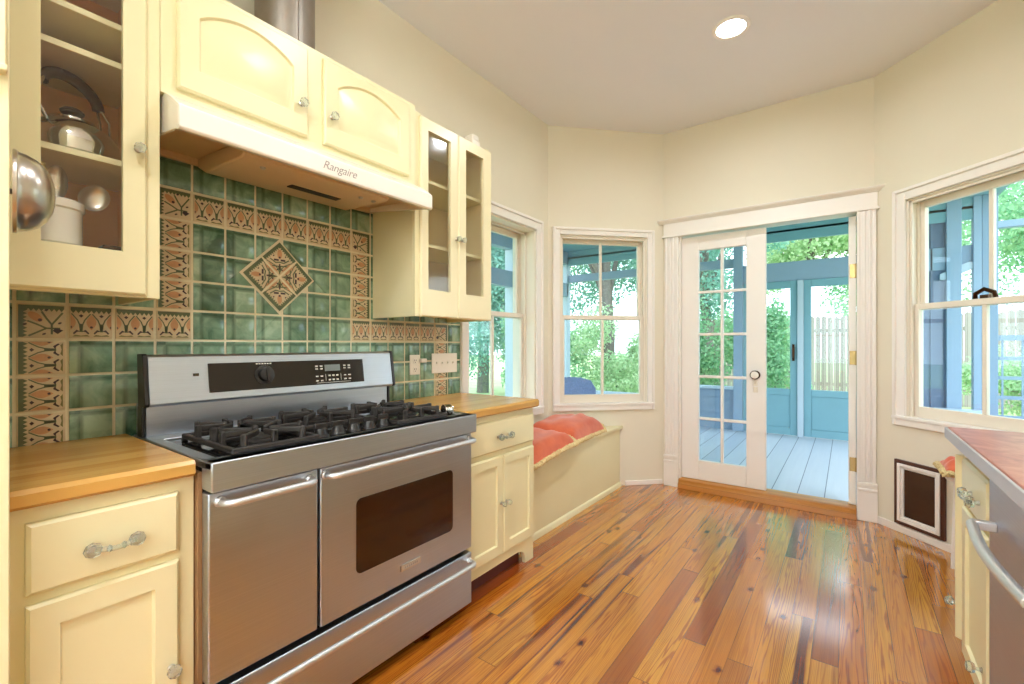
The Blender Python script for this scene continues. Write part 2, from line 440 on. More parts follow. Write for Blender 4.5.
# ------------------------------------------------------------------ windows
def make_window(name, T, s0, s1, z0, z1, cas=.065, dp=0., jd=.14, meet=None, lock=False):
    base = T @ Vector(((s0 + s1) / 2, 0, z0))
    w = thing(name, base, kind='structure')
    meet = meet or (z0 + z1) / 2
    c = MB(T)
    for (a, b, zz0, zz1) in ((s0 - cas, s0, z0 - .02, z1 + cas), (s1, s1 + cas, z0 - .02, z1 + cas), (s0, s1, z1, z1 + cas)):
        c.box(a, b, -.018, 0, zz0, zz1)
    # back band, a raised outer edge
    c.box(s0 - cas - .006, s0 - cas + .016, -.03, 0, z0 - .055, z1 + cas + .006)
    c.box(s1 + cas - .016, s1 + cas + .006, -.03, 0, z0 - .055, z1 + cas + .006)
    c.box(s0 - cas + .016, s1 + cas - .016, -.03, 0, z1 + cas - .016, z1 + cas + .006)
    c.build('window_frame', M['trim'], w, bevel=.004)
    j = MB(T)
    j.box(s0, s0 + .012, 0, jd + dp, z0, z1); j.box(s1 - .012, s1, 0, jd + dp, z0, z1); j.box(s0, s1, 0, jd + dp, z1 - .012, z1)
    for a, b in ((s0 + .012, s0 + .028), (s1 - .028, s1 - .012)):
        j.box(a, b, .008 + dp, .022 + dp, z0, z1 - .012)      # inner stop
        j.box(a, b, .062 + dp, .07 + dp, z0, z1 - .012)       # parting bead
    j.box(s0 + .012, s1 - .012, .008 + dp, .022 + dp, z1 - .028, z1 - .012)
    j.build('window_jamb', M['sash'], w, bevel=.002)
    st = MB(T)
    st.box(s0 - cas, s1 + cas, -.026, .0, z0 - .055, z0 - .012); st.box(s0 - cas - .006, s1 + cas + .006, -.036, 0, z0 - .012, z0 + .008)
    st.box(s0, s1, 0, .16 + dp, z0 - .012, z0 + .008)
    st.build('window_sill', M['trim'], w, bevel=.004)
    mid = (s0 + s1) / 2
    for nm, n0, n1, za, zb, rb, rt in (('upper_sash', .072, .104, meet - .02, z1 - .014, .036, .045), ('lower_sash', .026, .060, z0 + .008, meet + .018, .07, .036)):
        n0 += dp; n1 += dp
        f = MB(T); a = s0 + .014; b = s1 - .014; sw = .038
        f.box(a, a + sw, n0, n1, za, zb); f.box(b - sw, b, n0, n1, za, zb)
        f.box(a + sw, b - sw, n0, n1, za, za + rb); f.box(a + sw, b - sw, n0, n1, zb - rt, zb)
        f.box(mid - .011, mid + .011, n0 + .004, n1 - .004, za + rb, zb - rt)
        so = f.build(nm, M['sash'], w, bevel=.003)
        g = MB(T); nm_ = (n0 + n1) / 2
        g.box(a + sw - .004, mid - .010, nm_ - .0015, nm_ + .0015, za + rb - .004, zb - rt + .004)
        g.box(mid + .010, b - sw + .004, nm_ - .0015, nm_ + .0015, za + rb - .004, zb - rt + .004)
        g.build('pane', M['pane'], so, smooth=False)
    if lock:
        k = MB(T); zz = meet + .018
        k.tube([(mid - .05, .04, zz), (mid - .045, .035, zz + .03), (mid, .03, zz + .052), (mid + .045, .035, zz + .03), (mid + .05, .04, zz)], .012, 8)
        k.box(mid - .02, mid + .02, .028, .05, zz, zz + .02)
        k.build('sash_lock', M['bronze'], w)
    return w
make_window('window_1', TL, 2.285 - YB, 3.116 - YB, .70, 2.15, .075, meet=1.45, dp=.08)
make_window('window_2', TD, .10, .895, .70, 2.155, .056, meet=1.45)
make_window('window_3', TE, .225, 1.035, .74, 2.15, .07, jd=.112, meet=1.455, lock=True)
make_window('fill_window_right', wallT(Ee, Vector((XR, YB)))[0], 3.9, 5.3, 1.0, 2.3, .07)  # unseen window, added to bring daylight onto the cabinets
make_window('fill_window_back', wallT(Vector((XR, YB)), Vector((0, YB)))[0], .3, 2.75, .3, 2.75, .075)  # unseen back window, added so sky light fills the room

# ------------------------------------------------------------------ french doors
dr = thing('door_1', (1.49, 4.06, 0), kind='structure')
c = MB()
for x0, x1 in ((.757, .873), (2.107, 2.215)):
    xm0 = x0; w_ = x1 - x0
    c.box(x0, x1, 4.036, 4.06, .25, 2.15)
    for i, (a, b) in enumerate(((0, .018), (.032, .05), (.062, .078), (w_ - .022, w_))):
        c.box(x0 + a, x0 + b, 4.026, 4.038, .25, 2.15)
c.build('door_casing', M['trim'], dr, bevel=.004)
c = MB()
for x0, x1 in ((.75, .873), (2.107, 2.222)):
    c.box(x0, x1, 4.022, 4.06, 0, .19); c.box(x0, x1, 4.016, 4.06, .19, .208); c.box(x0, x1, 4.024, 4.06, .208, .226); c.box(x0, x1, 4.018, 4.06, .226, .25)
c.build('plinth_block', M['trim'], dr, bevel=.004)
c = MB()
c.box(.735, 2.232, 4.022, 4.06, 2.15, 2.166); c.box(.745, 2.222, 4.034, 4.06, 2.166, 2.272)
c.prism([(4.06, 2.272), (4.03, 2.272), (4.02, 2.284), (4.005, 2.292), (3.998, 2.306), (4.06, 2.306)], 0, .70, 2.262)
c.build('door_header', M['trim'], dr, bevel=.003)
c = MB()
c.box(.873, .885, 4.06, 4.2, 0.05, 2.165); c.box(2.107, 2.119, 4.06, 4.2, .05, 2.165); c.box(.873, 2.107, 4.06, 4.2, 2.158, 2.168)
c.build('door_jamb', M['trim'], dr, bevel=.002)
c = MB(); c.prism([(4.005, 0), (4.01, .02), (4.03, .03), (4.03, .048), (4.045, .054), (4.2, .05), (4.2, -.02), (4.03, -.0)], 0, .875, 2.105)
c.build('threshold', M['threshold'], dr, bevel=.003)
def leaf(T, w, z0, z1, parent, knob=False):
    st = .14; f = MB(T)
    gx0, gx1 = st, w - st; gz0, gz1 = .222, 2.02
    f.box(0, gx0, 0, .044, z0, z1); f.box(gx1, w, 0, .044, z0, z1)
    f.box(gx0, gx1, 0, .044, z0, gz0); f.box(gx0, gx1, 0, .044, gz1, z1)
    m = (gx0 + gx1) / 2
    f.box(m - .011, m + .011, .004, .04, gz0, gz1)
    for i in range(1, 5):
        z = gz0 + (gz1 - gz0) * i / 5
        f.box(gx0, gx1, .005, .039, z - .011, z + .011)
    lf = f.build('door_leaf', M['trim'], parent, bevel=.004)
    g = MB(T)
    g.box(gx0 - .003, gx1 + .003, .0205, .0235, gz0 - .003, gz1 + .003)
    g.build('pane', M['pane'], lf, smooth=False)
    return lf
Tl = Matrix.Translation((.886, 4.096, 0))
lf = leaf(Tl, .648, .056, 2.142, dr)
k = MB(); kc = (1.462, 4.096, .972)
k.lathe([(.034, 0), (.034, .004), (.016, .008), (.012, .03), (.028, .036), (.036, .048), (.030, .056)], kc, (0, -1, 0), 24, 0)
k.lathe([(.029, .056), (.026, .062), (.0, .066)], kc, (0, -1, 0), 24, 1)
k.build('door_knob', [M['bronze'], M['ceramic']], lf)
k = MB(); k.box(1.448, 1.476, 4.09, 4.097, .885, .925); k.box(1.446, 1.478, 4.091, 4.097, .83, .875)
k.build('keyhole_plate', M['sash'], lf, bevel=.003)
# the other leaf stands swung open onto the porch, seen on its edge
To = Matrix(((0, -1, 0, 2.104), (1, 0, 0, 4.118), (0, 0, 1, 0), (0, 0, 0, 1)))
lo = leaf(To, .60, .056, 2.142, dr)
k = MB()
for z in (1.745, 1.117, .347):
    k.box(2.066, 2.100, 4.114, 4.119, z - .05, z + .05); k.cyl((2.103, 4.112, z - .052), (2.103, 4.112, z + .052), .006, 10)
    h = k.build('hinge', M['brass'], dr, bevel=.002); k = MB()

# ------------------------------------------------------------------ backsplash
C0, CP, R0, RP = .222, .1169, .884, .1145
bsT = thing('tile_backsplash', (0, 1.2, .9), 'green glazed tile backsplash with a patterned border and diamond medallion behind the stove', 'backsplash')
def colx(i): return C0 + CP * i
def rowz(k): return R0 + RP * k
border = {}
for i in range(0, 4): border[(i, 3)] = 'H'
for k in range(0, 3): border[(0, k)] = 'L'
border[(0, 3)] = 'CL'
for k in range(4, 7): border[(3, k)] = 'L'
border[(3, 7)] = 'CL'
for i in range(4, 10): border[(i, 7)] = 'H'
border[(10, 7)] = 'CR'
for k in range(4, 7): border[(10, k)] = 'R'
for i in range(10, 15): border[(i, 3)] = 'H'
border[(15, 3)] = 'CR'
for k in range(0, 3): border[(15, k)] = 'R'
DC = (1.025, 1.514); DH = .159     # medallion centre and half diagonal
MB().box(.0005, .006, .145, 2.212, .86, 1.99).build('grout', M['grout'], bsT, smooth=False)
gt = MB(); tt = MB()
gp = .0045
def clip_diamond(pts):
    """keep the part of a tile outside the medallion diamond (returns list of convex polygons)"""
    res = []
    rest = [pts]
    for sy in (1, -1):
        for sz in (1, -1):
            def d(p): return sy * (p[0] - DC[0]) + sz * (p[1] - DC[1]) - (DH + .008)
            nr = []
            for pg in rest:
                ins, out = [], []
                for a, b in zip(pg, pg[1:] + pg[:1]):
                    da, db = d(a), d(b)
                    (out if da >= 0 else ins).append(a)
                    if da * db < 0:
                        t = da / (da - db); p = (a[0] + (b[0] - a[0]) * t, a[1] + (b[1] - a[1]) * t)
                        ins.append(p); out.append(p)
                if len(out) > 2: res.append(out)
                if len(ins) > 2: nr.append(ins)
            rest = nr
    return res
def tile_poly(mb, pg, mi=0, x0=.006, x1=.0105):
    cy = sum(p[0] for p in pg) / len(pg); cz = sum(p[1] for p in pg) / len(pg)
    def ins(d): return [(cy + (p[0] - cy) * (1 - d / max(.01, math.hypot(p[0] - cy, p[1] - cz))), cz + (p[1] - cz) * (1 - d / max(.01, math.hypot(p[0] - cy, p[1] - cz)))) for p in pg]
    mb.loops([[(x0, *p) for p in pg], [(x1 - .0018, *p) for p in pg], [(x1, *p) for p in ins(.004)]], True, mi)
for i in range(-1, 17):
    for k in range(0, 10):
        y0, y1, z0, z1 = colx(i) + gp, colx(i + 1) - gp, rowz(k) + gp, rowz(k + 1) - gp
        if i == -1: y0 = .15
        if k == 9: z1 = 1.985
        pg = [(y0, z0), (y1, z0), (y1, z1), (y0, z1)]
        if (i, k) in border:
            tile_poly(tt, pg)
        else:
            if abs((y0 + y1) / 2 - DC[0]) + abs((z0 + z1) / 2 - DC[1]) < DH + .13:
                for q in clip_diamond(pg):
                    ar = abs(sum(a[0] * b[1] - a[1] * b[0] for a, b in zip(q, q[1:] + q[:1]))) / 2
                    if ar > 1e-4: tile_poly(gt, q)
            else: tile_poly(gt, pg)
gt.build('green_tile', M['tile'], bsT, angle=50)
# painted motif of the border tile, u along the run 0..1, v 0 (inner) .. 1 (outer)
def strip(pts, w):
    out = []
    for i in range(len(pts) - 1):
        a, b = Vector(pts[i]), Vector(pts[i + 1]); n = (b - a).normalized(); n = Vector((-n.y, n.x)) * w / 2
        e = (b - a).normalized() * w * .2
        out.append([tuple(a + n - e), tuple(a - n - e), tuple(b - n + e), tuple(b + n + e)])
    return out
def ell(cu, cv, a, b, n=12, rot=0.):
    return [(cu + math.cos(rot) * a * math.cos(t) - math.sin(rot) * b * math.sin(t), cv + math.sin(rot) * a * math.cos(t) + math.cos(rot) * b * math.sin(t)) for t in [2 * math.pi * q / n for q in range(n)]]
def border_motif():
    P = []
    P.append((3, 1, [(.0, .90), (1, .90), (1, 1), (0, 1)]))                       # dark green outer band
    for q in range(8): P.append((3, 2, [(q / 8, .90), (q / 8 + .125, .90), (q / 8 + .0625, .80)]))
    for c_ in (.25, .75):
        for sgn in (-1, 1):
            arc = [(c_ + sgn * .02, .24), (c_ + sgn * .035, .42), (c_ + sgn * .09, .58), (c_ + sgn * .17, .70), (c_ + sgn * .225, .78)]
            for s_ in strip(arc, .036): P.append((3, 3, s_))
            P.append((4, 3, [(c_ + sgn * .015, .20), (c_ + sgn * .11, .255), (c_ + sgn * .20, .14), (c_ + sgn * .17, .10), (c_ + sgn * .10, .18)]))
        P.append((3, 3, [(c_ - .04, .18), (c_ + .04, .18), (c_ + .03, .45), (c_ - .03, .45)]))
        P.append((4, 4, [(c_ - .06, .72), (c_, .66), (c_ + .06, .72), (c_, .77)]))
        P.append((5, 3, [(c_ - .21, .03), (c_ + .21, .03), (c_ + .14, .09), (c_, .06), (c_ - .14, .09)]))
    for c_ in (0., .5, 1.):
        e_ = [(.13 if True else 0)]
        lens = [(c_ + .125 * math.sin(math.pi * t), .24 + .52 * t) for t in [q / 8 for q in range(9)]] + [(c_ - .125 * math.sin(math.pi * t), .24 + .52 * t) for t in [q / 8 for q in range(7, 0, -1)]]
        lens = [(min(1, max(0, u)), v) for u, v in lens]
        if c_ in (0., 1.): lens = lens[:9] if c_ == 0. else [lens[0]] + lens[9:][::-1] + [lens[8]]
        P.append((6, 2, lens))
        P.append((4, 3, [(min(1, max(0, u)), v) for u, v in ell(c_, .34, .04, .04, 8)]))
    return P
MOT = border_motif()
pt = MB()
def put_motif(fn):
    for (mi, lay, pg) in MOT:
        x = .0106 + lay * .00008
        pt.add([(x, *fn(u, v)) for (u, v) in pg], [tuple(range(len(pg)))], mi - 3)
for (i, k), kind in border.items():
    y0, y1, z0, z1 = colx(i) + gp + .003, colx(i + 1) - gp - .003, rowz(k) + gp + .003, rowz(k + 1) - gp - .003
    w, h = y1 - y0, z1 - z0
    if kind == 'H': put_motif(lambda u, v: (y0 + u * w, z0 + v * h))
    elif kind == 'L': put_motif(lambda u, v: (y1 - v * w, z0 + u * h))
    elif kind == 'R': put_motif(lambda u, v: (y0 + v * w, z0 + u * h))
    else:
        sg = 1 if kind == 'CL' else -1
        def cf(u, v):
            return ((y0 + u * w) if sg > 0 else (y1 - u * w), z0 + v * h)
        def pc(mi, lay, pg): pt.add([(.0106 + lay * .00008, *cf(u, v)) for u, v in pg], [tuple(range(len(pg)))], mi - 3)
        pc(3, 1, [(0, .9), (1, .9), (1, 1), (0, 1)]); pc(3, 1, [(0, 0), (.1, 0), (.1, .9), (0, .9)])
        for q in range(8):
            pc(3, 2, [(.1 + q * .112, .9), (.1 + q * .112 + .112, .9), (.156 + q * .112, .81)])
            pc(3, 2, [(.1, .9 - q * .112), (.1, .788 - q * .112), (.19, .844 - q * .112)])
        pc(6, 2, ell(.36, .64, .2, .11, 14, R(-45))); pc(4, 3, ell(.46, .54, .05, .05, 8))
        for s_ in strip([(.72, .1), (.72, .4), (.6, .6), (.5, .8)], .05) + strip([(.72, .4), (.86, .62), (.96, .78)], .05) + strip([(.1 + .8, .28), (.6, .28), (.4, .4), (.2, .5)], .05) + strip([(.6, .28), (.38, .14), (.22, .04)], .05): pc(3, 3, s_)
        for cc in ((.6, .86), (.14, .4), (.9, .45), (.55, .1)): pc(4, 4, ell(*cc, .05, .03, 8, R(30)))
        pc(4, 3, [(.85, .1), (.98, .22), (.8, .3), (.74, .2)])
tt.build('border_tile', M['tan'], bsT, angle=50)
pt.build('border_pattern', [M['dkgreen'], M['dkbrown'], M['olive'], M['peach']], bsT, smooth=False, recalc=False)
# medallion of four tiles set on the diagonal
md = MB(); mp = MB(); hs = DH / math.sqrt(2)
def dm(u, v): return (DC[0] + (u - v) / math.sqrt(2), DC[1] + (u + v) / math.sqrt(2))
md.loops([[(.006, *dm(*p)) for p in ((-hs, -hs), (hs, -hs), (hs, hs), (-hs, hs))], [(.0095, *dm(*p)) for p in ((-hs, -hs), (hs, -hs), (hs, hs), (-hs, hs))]], True, 1)
e = .004
for su in (0, 1):
    for sv in (0, 1):
        def q(u, v):   # tile local 0..1 with 0,0 at the medallion centre
            a = e + u * (hs - 2 * e); b = e + v * (hs - 2 * e)
            return dm(a if su else -a, b if sv else -b)
        pg = [q(0, 0), q(1, 0), q(1, 1), q(0, 1)]
        tile_poly(md, pg, 0, .0095, .013)
        def pc(mi, lay, pg): mp.add([(.0131 + lay * .00008, *q(u, v)) for u, v in pg], [tuple(range(len(pg)))], mi)
        pc(0, 1, [(0, .88), (1, .88), (1, 1), (0, 1)]); pc(0, 1, [(.88, 0), (1, 0), (1, .88), (.88, .88)])
        for t in range(9):
            pc(0, 2, [(t * .098, .88), (t * .098 + .098, .88), (t * .098 + .049, .80)])
            pc(0, 2, [(.88, t * .098), (.88, t * .098 + .098), (.80, t * .098 + .049)])
        pc(3, 2, ell(.64, .64, .2, .1, 14, R(45))); pc(1, 3, ell(.54, .54, .045, .045, 8))
        for s_ in strip([(.06, .5), (.2, .34), (.34, .22), (.52, .06)], .05) + strip([(.2, .76), (.26, .5), (.40, .40)], .05) + strip([(.76, .2), (.5, .26), (.40, .40)], .05): pc(0, 3, s_)
        for s_ in strip([(.04, .05), (.22, .15), (.46, .15), (.80, .03)], .035) + strip([(.05, .04), (.15, .22), (.15, .46), (.03, .80)], .035): pc(0, 3, s_)
        pc(3, 2, ell(.44, .05, .26, .045, 12)); pc(3, 2, ell(.05, .44, .045, .26, 12))
        for s_ in strip([(.30, .62), (.42, .5)], .08) + strip([(.62, .30), (.5, .42)], .08) + strip([(.18, .18), (.34, .34)], .06): pc(1, 4, s_)
        for cc in ((.40, .76), (.76, .40), (.10, .24), (.24, .10)): pc(1, 4, ell(*cc, .04, .03, 8))
        pc(2, 2, ell(.20, .20, .16, .07, 12, R(45)))
md.build('medallion', [M['tan'], M['grout']], bsT, angle=50)
mp.build('medallion_pattern', [M['dkgreen'], M['dkbrown'], M['olive'], M['peach']], bsT, smooth=False, recalc=False)

# ------------------------------------------------------------------ cabinet helpers (fronts face +x)
def rect(y0, y1, z0, z1): return [(y0, z0), (y1, z0), (y1, z1), (y0, z1)]
def arch(y0, y1, z0, z1, rise, n=14):
    p = [(y0, z0), (y1, z0)]
    for i in range(n + 1):
        t = i / n; yy = y1 + (y0 - y1) * t
        p.append((yy, z1 - rise + rise * math.sin(math.pi * t) ** .8))
    return p
def shrink(p, d):
    ys = [a for a, b in p]; zs = [b for a, b in p]; cy = (min(ys) + max(ys)) / 2; cz = (min(zs) + max(zs)) / 2
    hy = (max(ys) - min(ys)) / 2; hz = (max(zs) - min(zs)) / 2
    return [(cy + (a - cy) * (1 - d / hy), cz + (b - cz) * (1 - d / hz)) for a, b in p]
def panel_door(y0, y1, z0, z1, xb, xf, inner, mode, name, mat, parent, T=None):
    """cabinet door with a groove-and-panel face; mode raised / recess / hole"""
    n = len(inner); ys = [a for a, b in inner]; zs = [b for a, b in inner]; iy0, iy1, iz0 = min(ys), max(ys), min(zs)
    outer = []
    for i, (a, b) in enumerate(inner):
        if i < 2: outer.append((y0 if i == 0 else y1, z0))
        else: outer.append((y0 + (a - iy0) / (iy1 - iy0) * (y1 - y0), z1))
    mb = MB(T)
    def L(p, x): return [(x, a, b) for a, b in p]
    lo_ = shrink(outer, .006)
    seq = [L(outer, xb), L(outer, xf - .006), L(lo_, xf), L(inner, xf)]
    if mode == 'raised': seq += [L(shrink(inner, .006), xf - .009), L(shrink(inner, .012), xf - .009), L(shrink(inner, .03), xf - .001)]; mb.loops(seq, True)
    elif mode == 'recess': seq += [L(shrink(inner, .004), xf - .010)]; mb.loops(seq, True)
    else: seq += [L(inner, xb), L(outer, xb)]; mb.loops(seq, False)
    if mode != 'hole': mb.add(L(outer, xb), [tuple(range(n))])
    return mb.build(name, mat, parent, angle=30)
def drawer_front(y0, y1, z0, z1, xb, xf, parent, mat, T=None):
    mb = MB(T); o_ = rect(y0, y1, z0, z1)
    def L(p, x): return [(x, a, b) for a, b in p]
    mb.loops([L(o_, xb), L(o_, xf - .007), L(shrink(o_, .008), xf)], 'both')
    return mb.build('drawer', mat, parent, angle=30)
def knob(p, parent, d=(1, 0, 0), r=.017, T=None):
    mb = MB(T)
    mb.lathe([(.009, 0), (.009, .003), (.005, .006), (.005, .014)], p, d, 12, 1)
    mb.lathe([(.005, .013), (r * .8, .016), (r, .024), (r * .92, .031), (r * .5, .036), (0, .037)], p, d, 8, 0)
    return mb.build('knob', [M['knob'], M['nickel']], parent, angle=20)
def pull(p, half, parent):
    x, y, z = p; mb = MB()
    for s_ in (-1, 1):
        mb.lathe([(.008, 0), (.008, .004), (.005, .006), (.005, .014)], (x, y + s_ * half, z), (1, 0, 0), 12, 1)
        mb.lathe([(.006, .013), (.015, .016), (.018, .025), (.015, .034), (.006, .038), (0, .038)], (x, y + s_ * half, z), (1, 0, 0), 8, 0)
    pts = [(x + .026 + .010 * math.cos(t * math.pi / 2), y + half * t * .9, z - .004 * math.cos(t * math.pi / 2)) for t in [-1 + q / 6 for q in range(13)]]
    mb.tube(pts, .0062, 8, 0)
    for t in (-.33, .33): mb.lathe([(.006, -.004), (.009, 0), (.006, .004)], (x + .034, y + half * t, z - .003), (0, 1, 0), 8, 0)
    return mb.build('pull_handle', [M['knob'], M['nickel']], parent, angle=25)

# ------------------------------------------------------------------ left base cabinet and worktop
cb = thing('base_cabinet', (.3, .32, 0), 'cream base cabinet with one drawer left of the stove, under wooden worktop', 'cabinet')
m = MB(); m.box(.012, .60, .146, .494, .10, .852); m.box(.012, .54, .146, .494, 0, .10); m.build('body', M['cream'], cb, bevel=.002)
d = drawer_front(.173, .455, .661, .819, .60, .618, cb, M['cream']); pull((.618, .318, .734), .041, d)
d = panel_door(.173, .455, .115, .638, .60, .618, rect(.226, .402, .17, .582), 'recess', 'door', M['cream'], cb); knob((.618, .436, .362), d)
m = MB()
prof = [(.012, .856), (.622, .856), (.632, .864), (.632, .889), (.624, .899), (.012, .899)]
m.prism(prof, 1, .14, .487); m.build('worktop', M['butcher'], bevel=0., at=(.3, .31, .856), angle=30)
tag(bpy.data.objects['worktop'], 'butcher block worktop on the base cabinet left of the stove', 'worktop')
# wooden filler strip between cabinet and range
# ------------------------------------------------------------------ right base cabinet and worktop
cb = thing('base_cabinet', (.3, 1.9, 0), 'cream base cabinet with two doors and arched foot, right of the stove', 'cabinet')
m = MB(); m.box(.012, .585, 1.585, 2.198, .17, .852); m.box(.012, .50, 1.585, 2.19, 0., .17)
# face frame with arched foot cut-out
fp = [(1.60, .852), (1.60, .055)]
fp = [(1.60, .17), (1.60, .06)] + [(1.62 + .0 * t, .06) for t in (0,)]
ft = [(1.585, .19), (1.585, .066), (2.01, .066), (2.06, .064), (2.094, .052), (2.112, .03), (2.120, .0), (2.198, 0.), (2.198, .19)]
m.prism(ft, 0, .565, .588)
m.build('body', M['cream'], cb, bevel=.002)
m = MB(); m.box(.50, .54, 1.585, 2.12, 0, .07); m.build('toe_kick', M['browntoe'], cb)
d = drawer_front(1.615, 2.185, .662, .822, .588, .604, cb, M['cream']); pull((.604, 1.892, .738), .044, d)
d = panel_door(1.615, 1.895, .12, .634, .588, .604, rect(1.665, 1.845, .175, .588), 'recess', 'door', M['cream'], cb); knob((.604, 1.874, .388), d, r=.014)
d = panel_door(1.900, 2.185, .12, .634, .588, .604, rect(1.950, 2.135, .175, .588), 'recess', 'door', M['cream'], cb); knob((.604, 1.918, .388), d, r=.014)
m = MB(); m.prism(prof[:1] + [(.612, .856), (.622, .864), (.622, .889), (.614, .899)] + prof[5:], 1, 1.584, 2.208)
tag(m.build('worktop', M['butcher'], at=(.3, 1.9, .856), angle=30), 'butcher block worktop on the two-door cabinet right of the stove', 'worktop')

# ------------------------------------------------------------------ range
RY0, RY1 = .503, 1.578
GY0, GY1, GX = .498, 1.541, .058
rg = thing('range_cooker', (.35, 1.045, 0), 'wide stainless steel gas range with two oven doors and bottom drawer', 'range')
m = MB(); m.box(.03, .62, RY0 + .004, RY1 - .006, .02, .80); m.box(.03, .60, RY0 + .004, RY1 - .006, .80, .872)
m.build('body', M['dark'], rg)
m = MB(); m.box(.4, .62, RY0 - .006, RY0 + .004, .05, .86); m.build('side_strip', M['rust'], rg)
m = MB()   # cooktop rim and front rail
bx0, bx1, by0, by1 = .205, .645, .540, 1.540
for b in ((.03, bx0, RY0, RY1), (bx1, .69, RY0, RY1), (bx0, bx1, RY0, by0), (bx0, bx1, by1, RY1)):
    m.box(b[0], b[1], b[2], b[3], .872, .896)
m.box(.625, .692, RY0, RY1, .815, .896)
m.build('cooktop', M['steel'], rg, bevel=.004)
m = MB(); m.box(bx0, bx1, by0, by1, .872, .888); wl = m.build('burner_well', M['black'], rg)
# oven doors and drawer
def slab(y0, y1, z0, z1, name, holes=None):
    mb = MB()
    if holes:
        hy0, hy1, hz0, hz1 = holes
        mb.box(.62, .662, y0, hy0, z0, z1); mb.box(.62, .662, hy1, y1, z0, z1); mb.box(.62, .662, hy0, hy1, z0, hz0); mb.box(.62, .662, hy0, hy1, hz1, z1)
    else: mb.box(.62, .662, y0, y1, z0, z1)
    return mb.build(name, M['steel'], rg, bevel=.004 if not holes else 0)
def rrect(y0, y1, z0, z1, r, n=6):
    p = []
    for cy, cz, a0 in ((y1 - r, z0 + r, -90), (y1 - r, z1 - r, 0), (y0 + r, z1 - r, 90), (y0 + r, z0 + r, 180)):
        for i in range(n + 1):
            a = R(a0 + 90 * i / n); p.append((cy + r * math.cos(a), cz + r * math.sin(a)))
    return p
d1 = slab(.506, .822, .284, .806, 'oven_door')
d2 = slab(.832, 1.577, .284, .806, 'oven_door')
dwr = slab(.506, 1.577, .03, .262, 'storage_drawer')
w = MB(); w.prism(rrect(.966, 1.452, .402, .668, .022), 0, .655, .6635); w.build('oven_window', M['ovenglass'], d2)
w = MB(); w.box(.660, .667, 1.163, 1.263, .334, .358, 0)
for i in range(7): w.box(.6665, .6676, 1.180 + i * .010, 1.1865 + i * .010, .342, .350, 1)
w.build('badge', [M['nickel'], M['ink']], d2, bevel=.0012)
def bar(y0, y1, z, par, x0=.662, x1=.708, r=.0105):
    pts = [(x0, y0, z - .0)]
    for t in range(1, 7): a = R(15 * t); pts.append((x1 - .028 + .028 * math.sin(a), y0 + .03 - .03 * math.cos(a), z))
    pts = [(x0, y0, z)] + pts[1:]
    q = [(p[0], y0 + y1 - p[1], p[2]) for p in pts][::-1]
    mb = MB(); mb.tube(pts + q, r, 12)
    for yy in (y0, y1): mb.lathe([(r * 1.5, 0), (r * 1.4, .006), (r, .01)], (x0, yy, z), (1, 0, 0), 14)
    return mb.build('handle', M['steelh'], par)
bar(.535, .795, .780, d1); bar(.848, 1.560, .782, d2); bar(.535, 1.560, .226, dwr)
for y in (.56, 1.52):
    for x in (.58, .12): m = MB(); m.cyl((x, y, 0), (x, y, .03), .018, 12); m.build('foot', M['plastic'], rg)
# backguard
bg = MB()
bg.prism([(.02, .896), (.068 + GX, .896), (.066 + GX, 1.004), (.02, 1.004)], 1, GY0 + .016, GY1 - .016)
bg.prism([(.105, 1.000), (.105 + GX, 1.000), (.112 + GX, 1.008), (.088 + GX, 1.168), (.080 + GX, 1.176), (.095, 1.176)], 1, GY0 + .014, GY1 - .014)
bo = bg.build('backguard', M['steel'], rg, bevel=.003)
for a, b in ((GY0, GY0 + .014), (GY1 - .014, GY1)):
    e_ = MB(); e_.prism([(.102, 1.000), (.108 + GX, 1.000), (.116 + GX, 1.008), (.092 + GX, 1.172), (.082 + GX, 1.180), (.092, 1.180)], 1, a, b)
    e_.prism([(.085, .896), (.074 + GX, .896), (.072 + GX, 1.001), (.085, 1.001)], 1, a + .003, b - .003)
    e_.build('end_cap', M['plastic'], bo, bevel=.002)
def bgx(z): return GX + .112 + (.088 - .112) * (z - 1.004) / .164      # front face of the tilted panel
Tt = Matrix.Translation((bgx(1.086), 0, 1.086)) @ Matrix.Rotation(-math.atan2(.024, .160), 4, 'Y') @ Matrix.Diagonal((1., .97, .97, 1.))
cp = MB(Tt); cp.box(-.004, .004, .712, 1.398, -.054, .058)
co_ = cp.build('control_panel', M['blackglass'], bo, bevel=.002)
k = MB(Tt); kc = (.004, .918, .004)
k.lathe([(.040, 0), (.040, .002), (.030, .004)], kc, (1, 0, 0), 28, 0); k.lathe([(.029, .003), (.027, .024), (.022, .026), (0, .026)], kc, (1, 0, 0), 28, 0)
k.box(.028, .036, .913, .923, -.02, .028, 0)
k.build('knob', [M['plastic']], co_)
k = MB(Tt)
for i in range(24):
    a = R(-140 + i * 280 / 23) + R(90)
    cy, cz = .918 + .036 * math.cos(a), .004 + .036 * math.sin(a)
    k.box(.0058, .0064, cy - .0016, cy + .0016, cz - .0022, cz + .0022)
for z_, y0_, n_, st_ in ((.050, .885, 6, .011),): 
    for i in range(n_): k.box(.0042, .0048, y0_ + i * st_, y0_ + i * st_ + .008, z_ - .002, z_ + .003)
for yy in (1.142, 1.165):
    for zz in (.030, .018, -.016, -.036): k.box(.0042, .0050, yy, yy + .013, zz - .003, zz + .003)
for yy in (1.204, 1.224, 1.244):
    for zz in (-.014, -.034): k.box(.0042, .0050, yy, yy + .012, zz - .004, zz + .003)
for yy in (1.285, 1.310):
    for zz in (.030, .018, -.016, -.034): k.box(.0042, .0050, yy, yy + .013, zz - .003, zz + .003)
k.box(.0042, .0047, 1.145, 1.320, -.0475, -.0455)
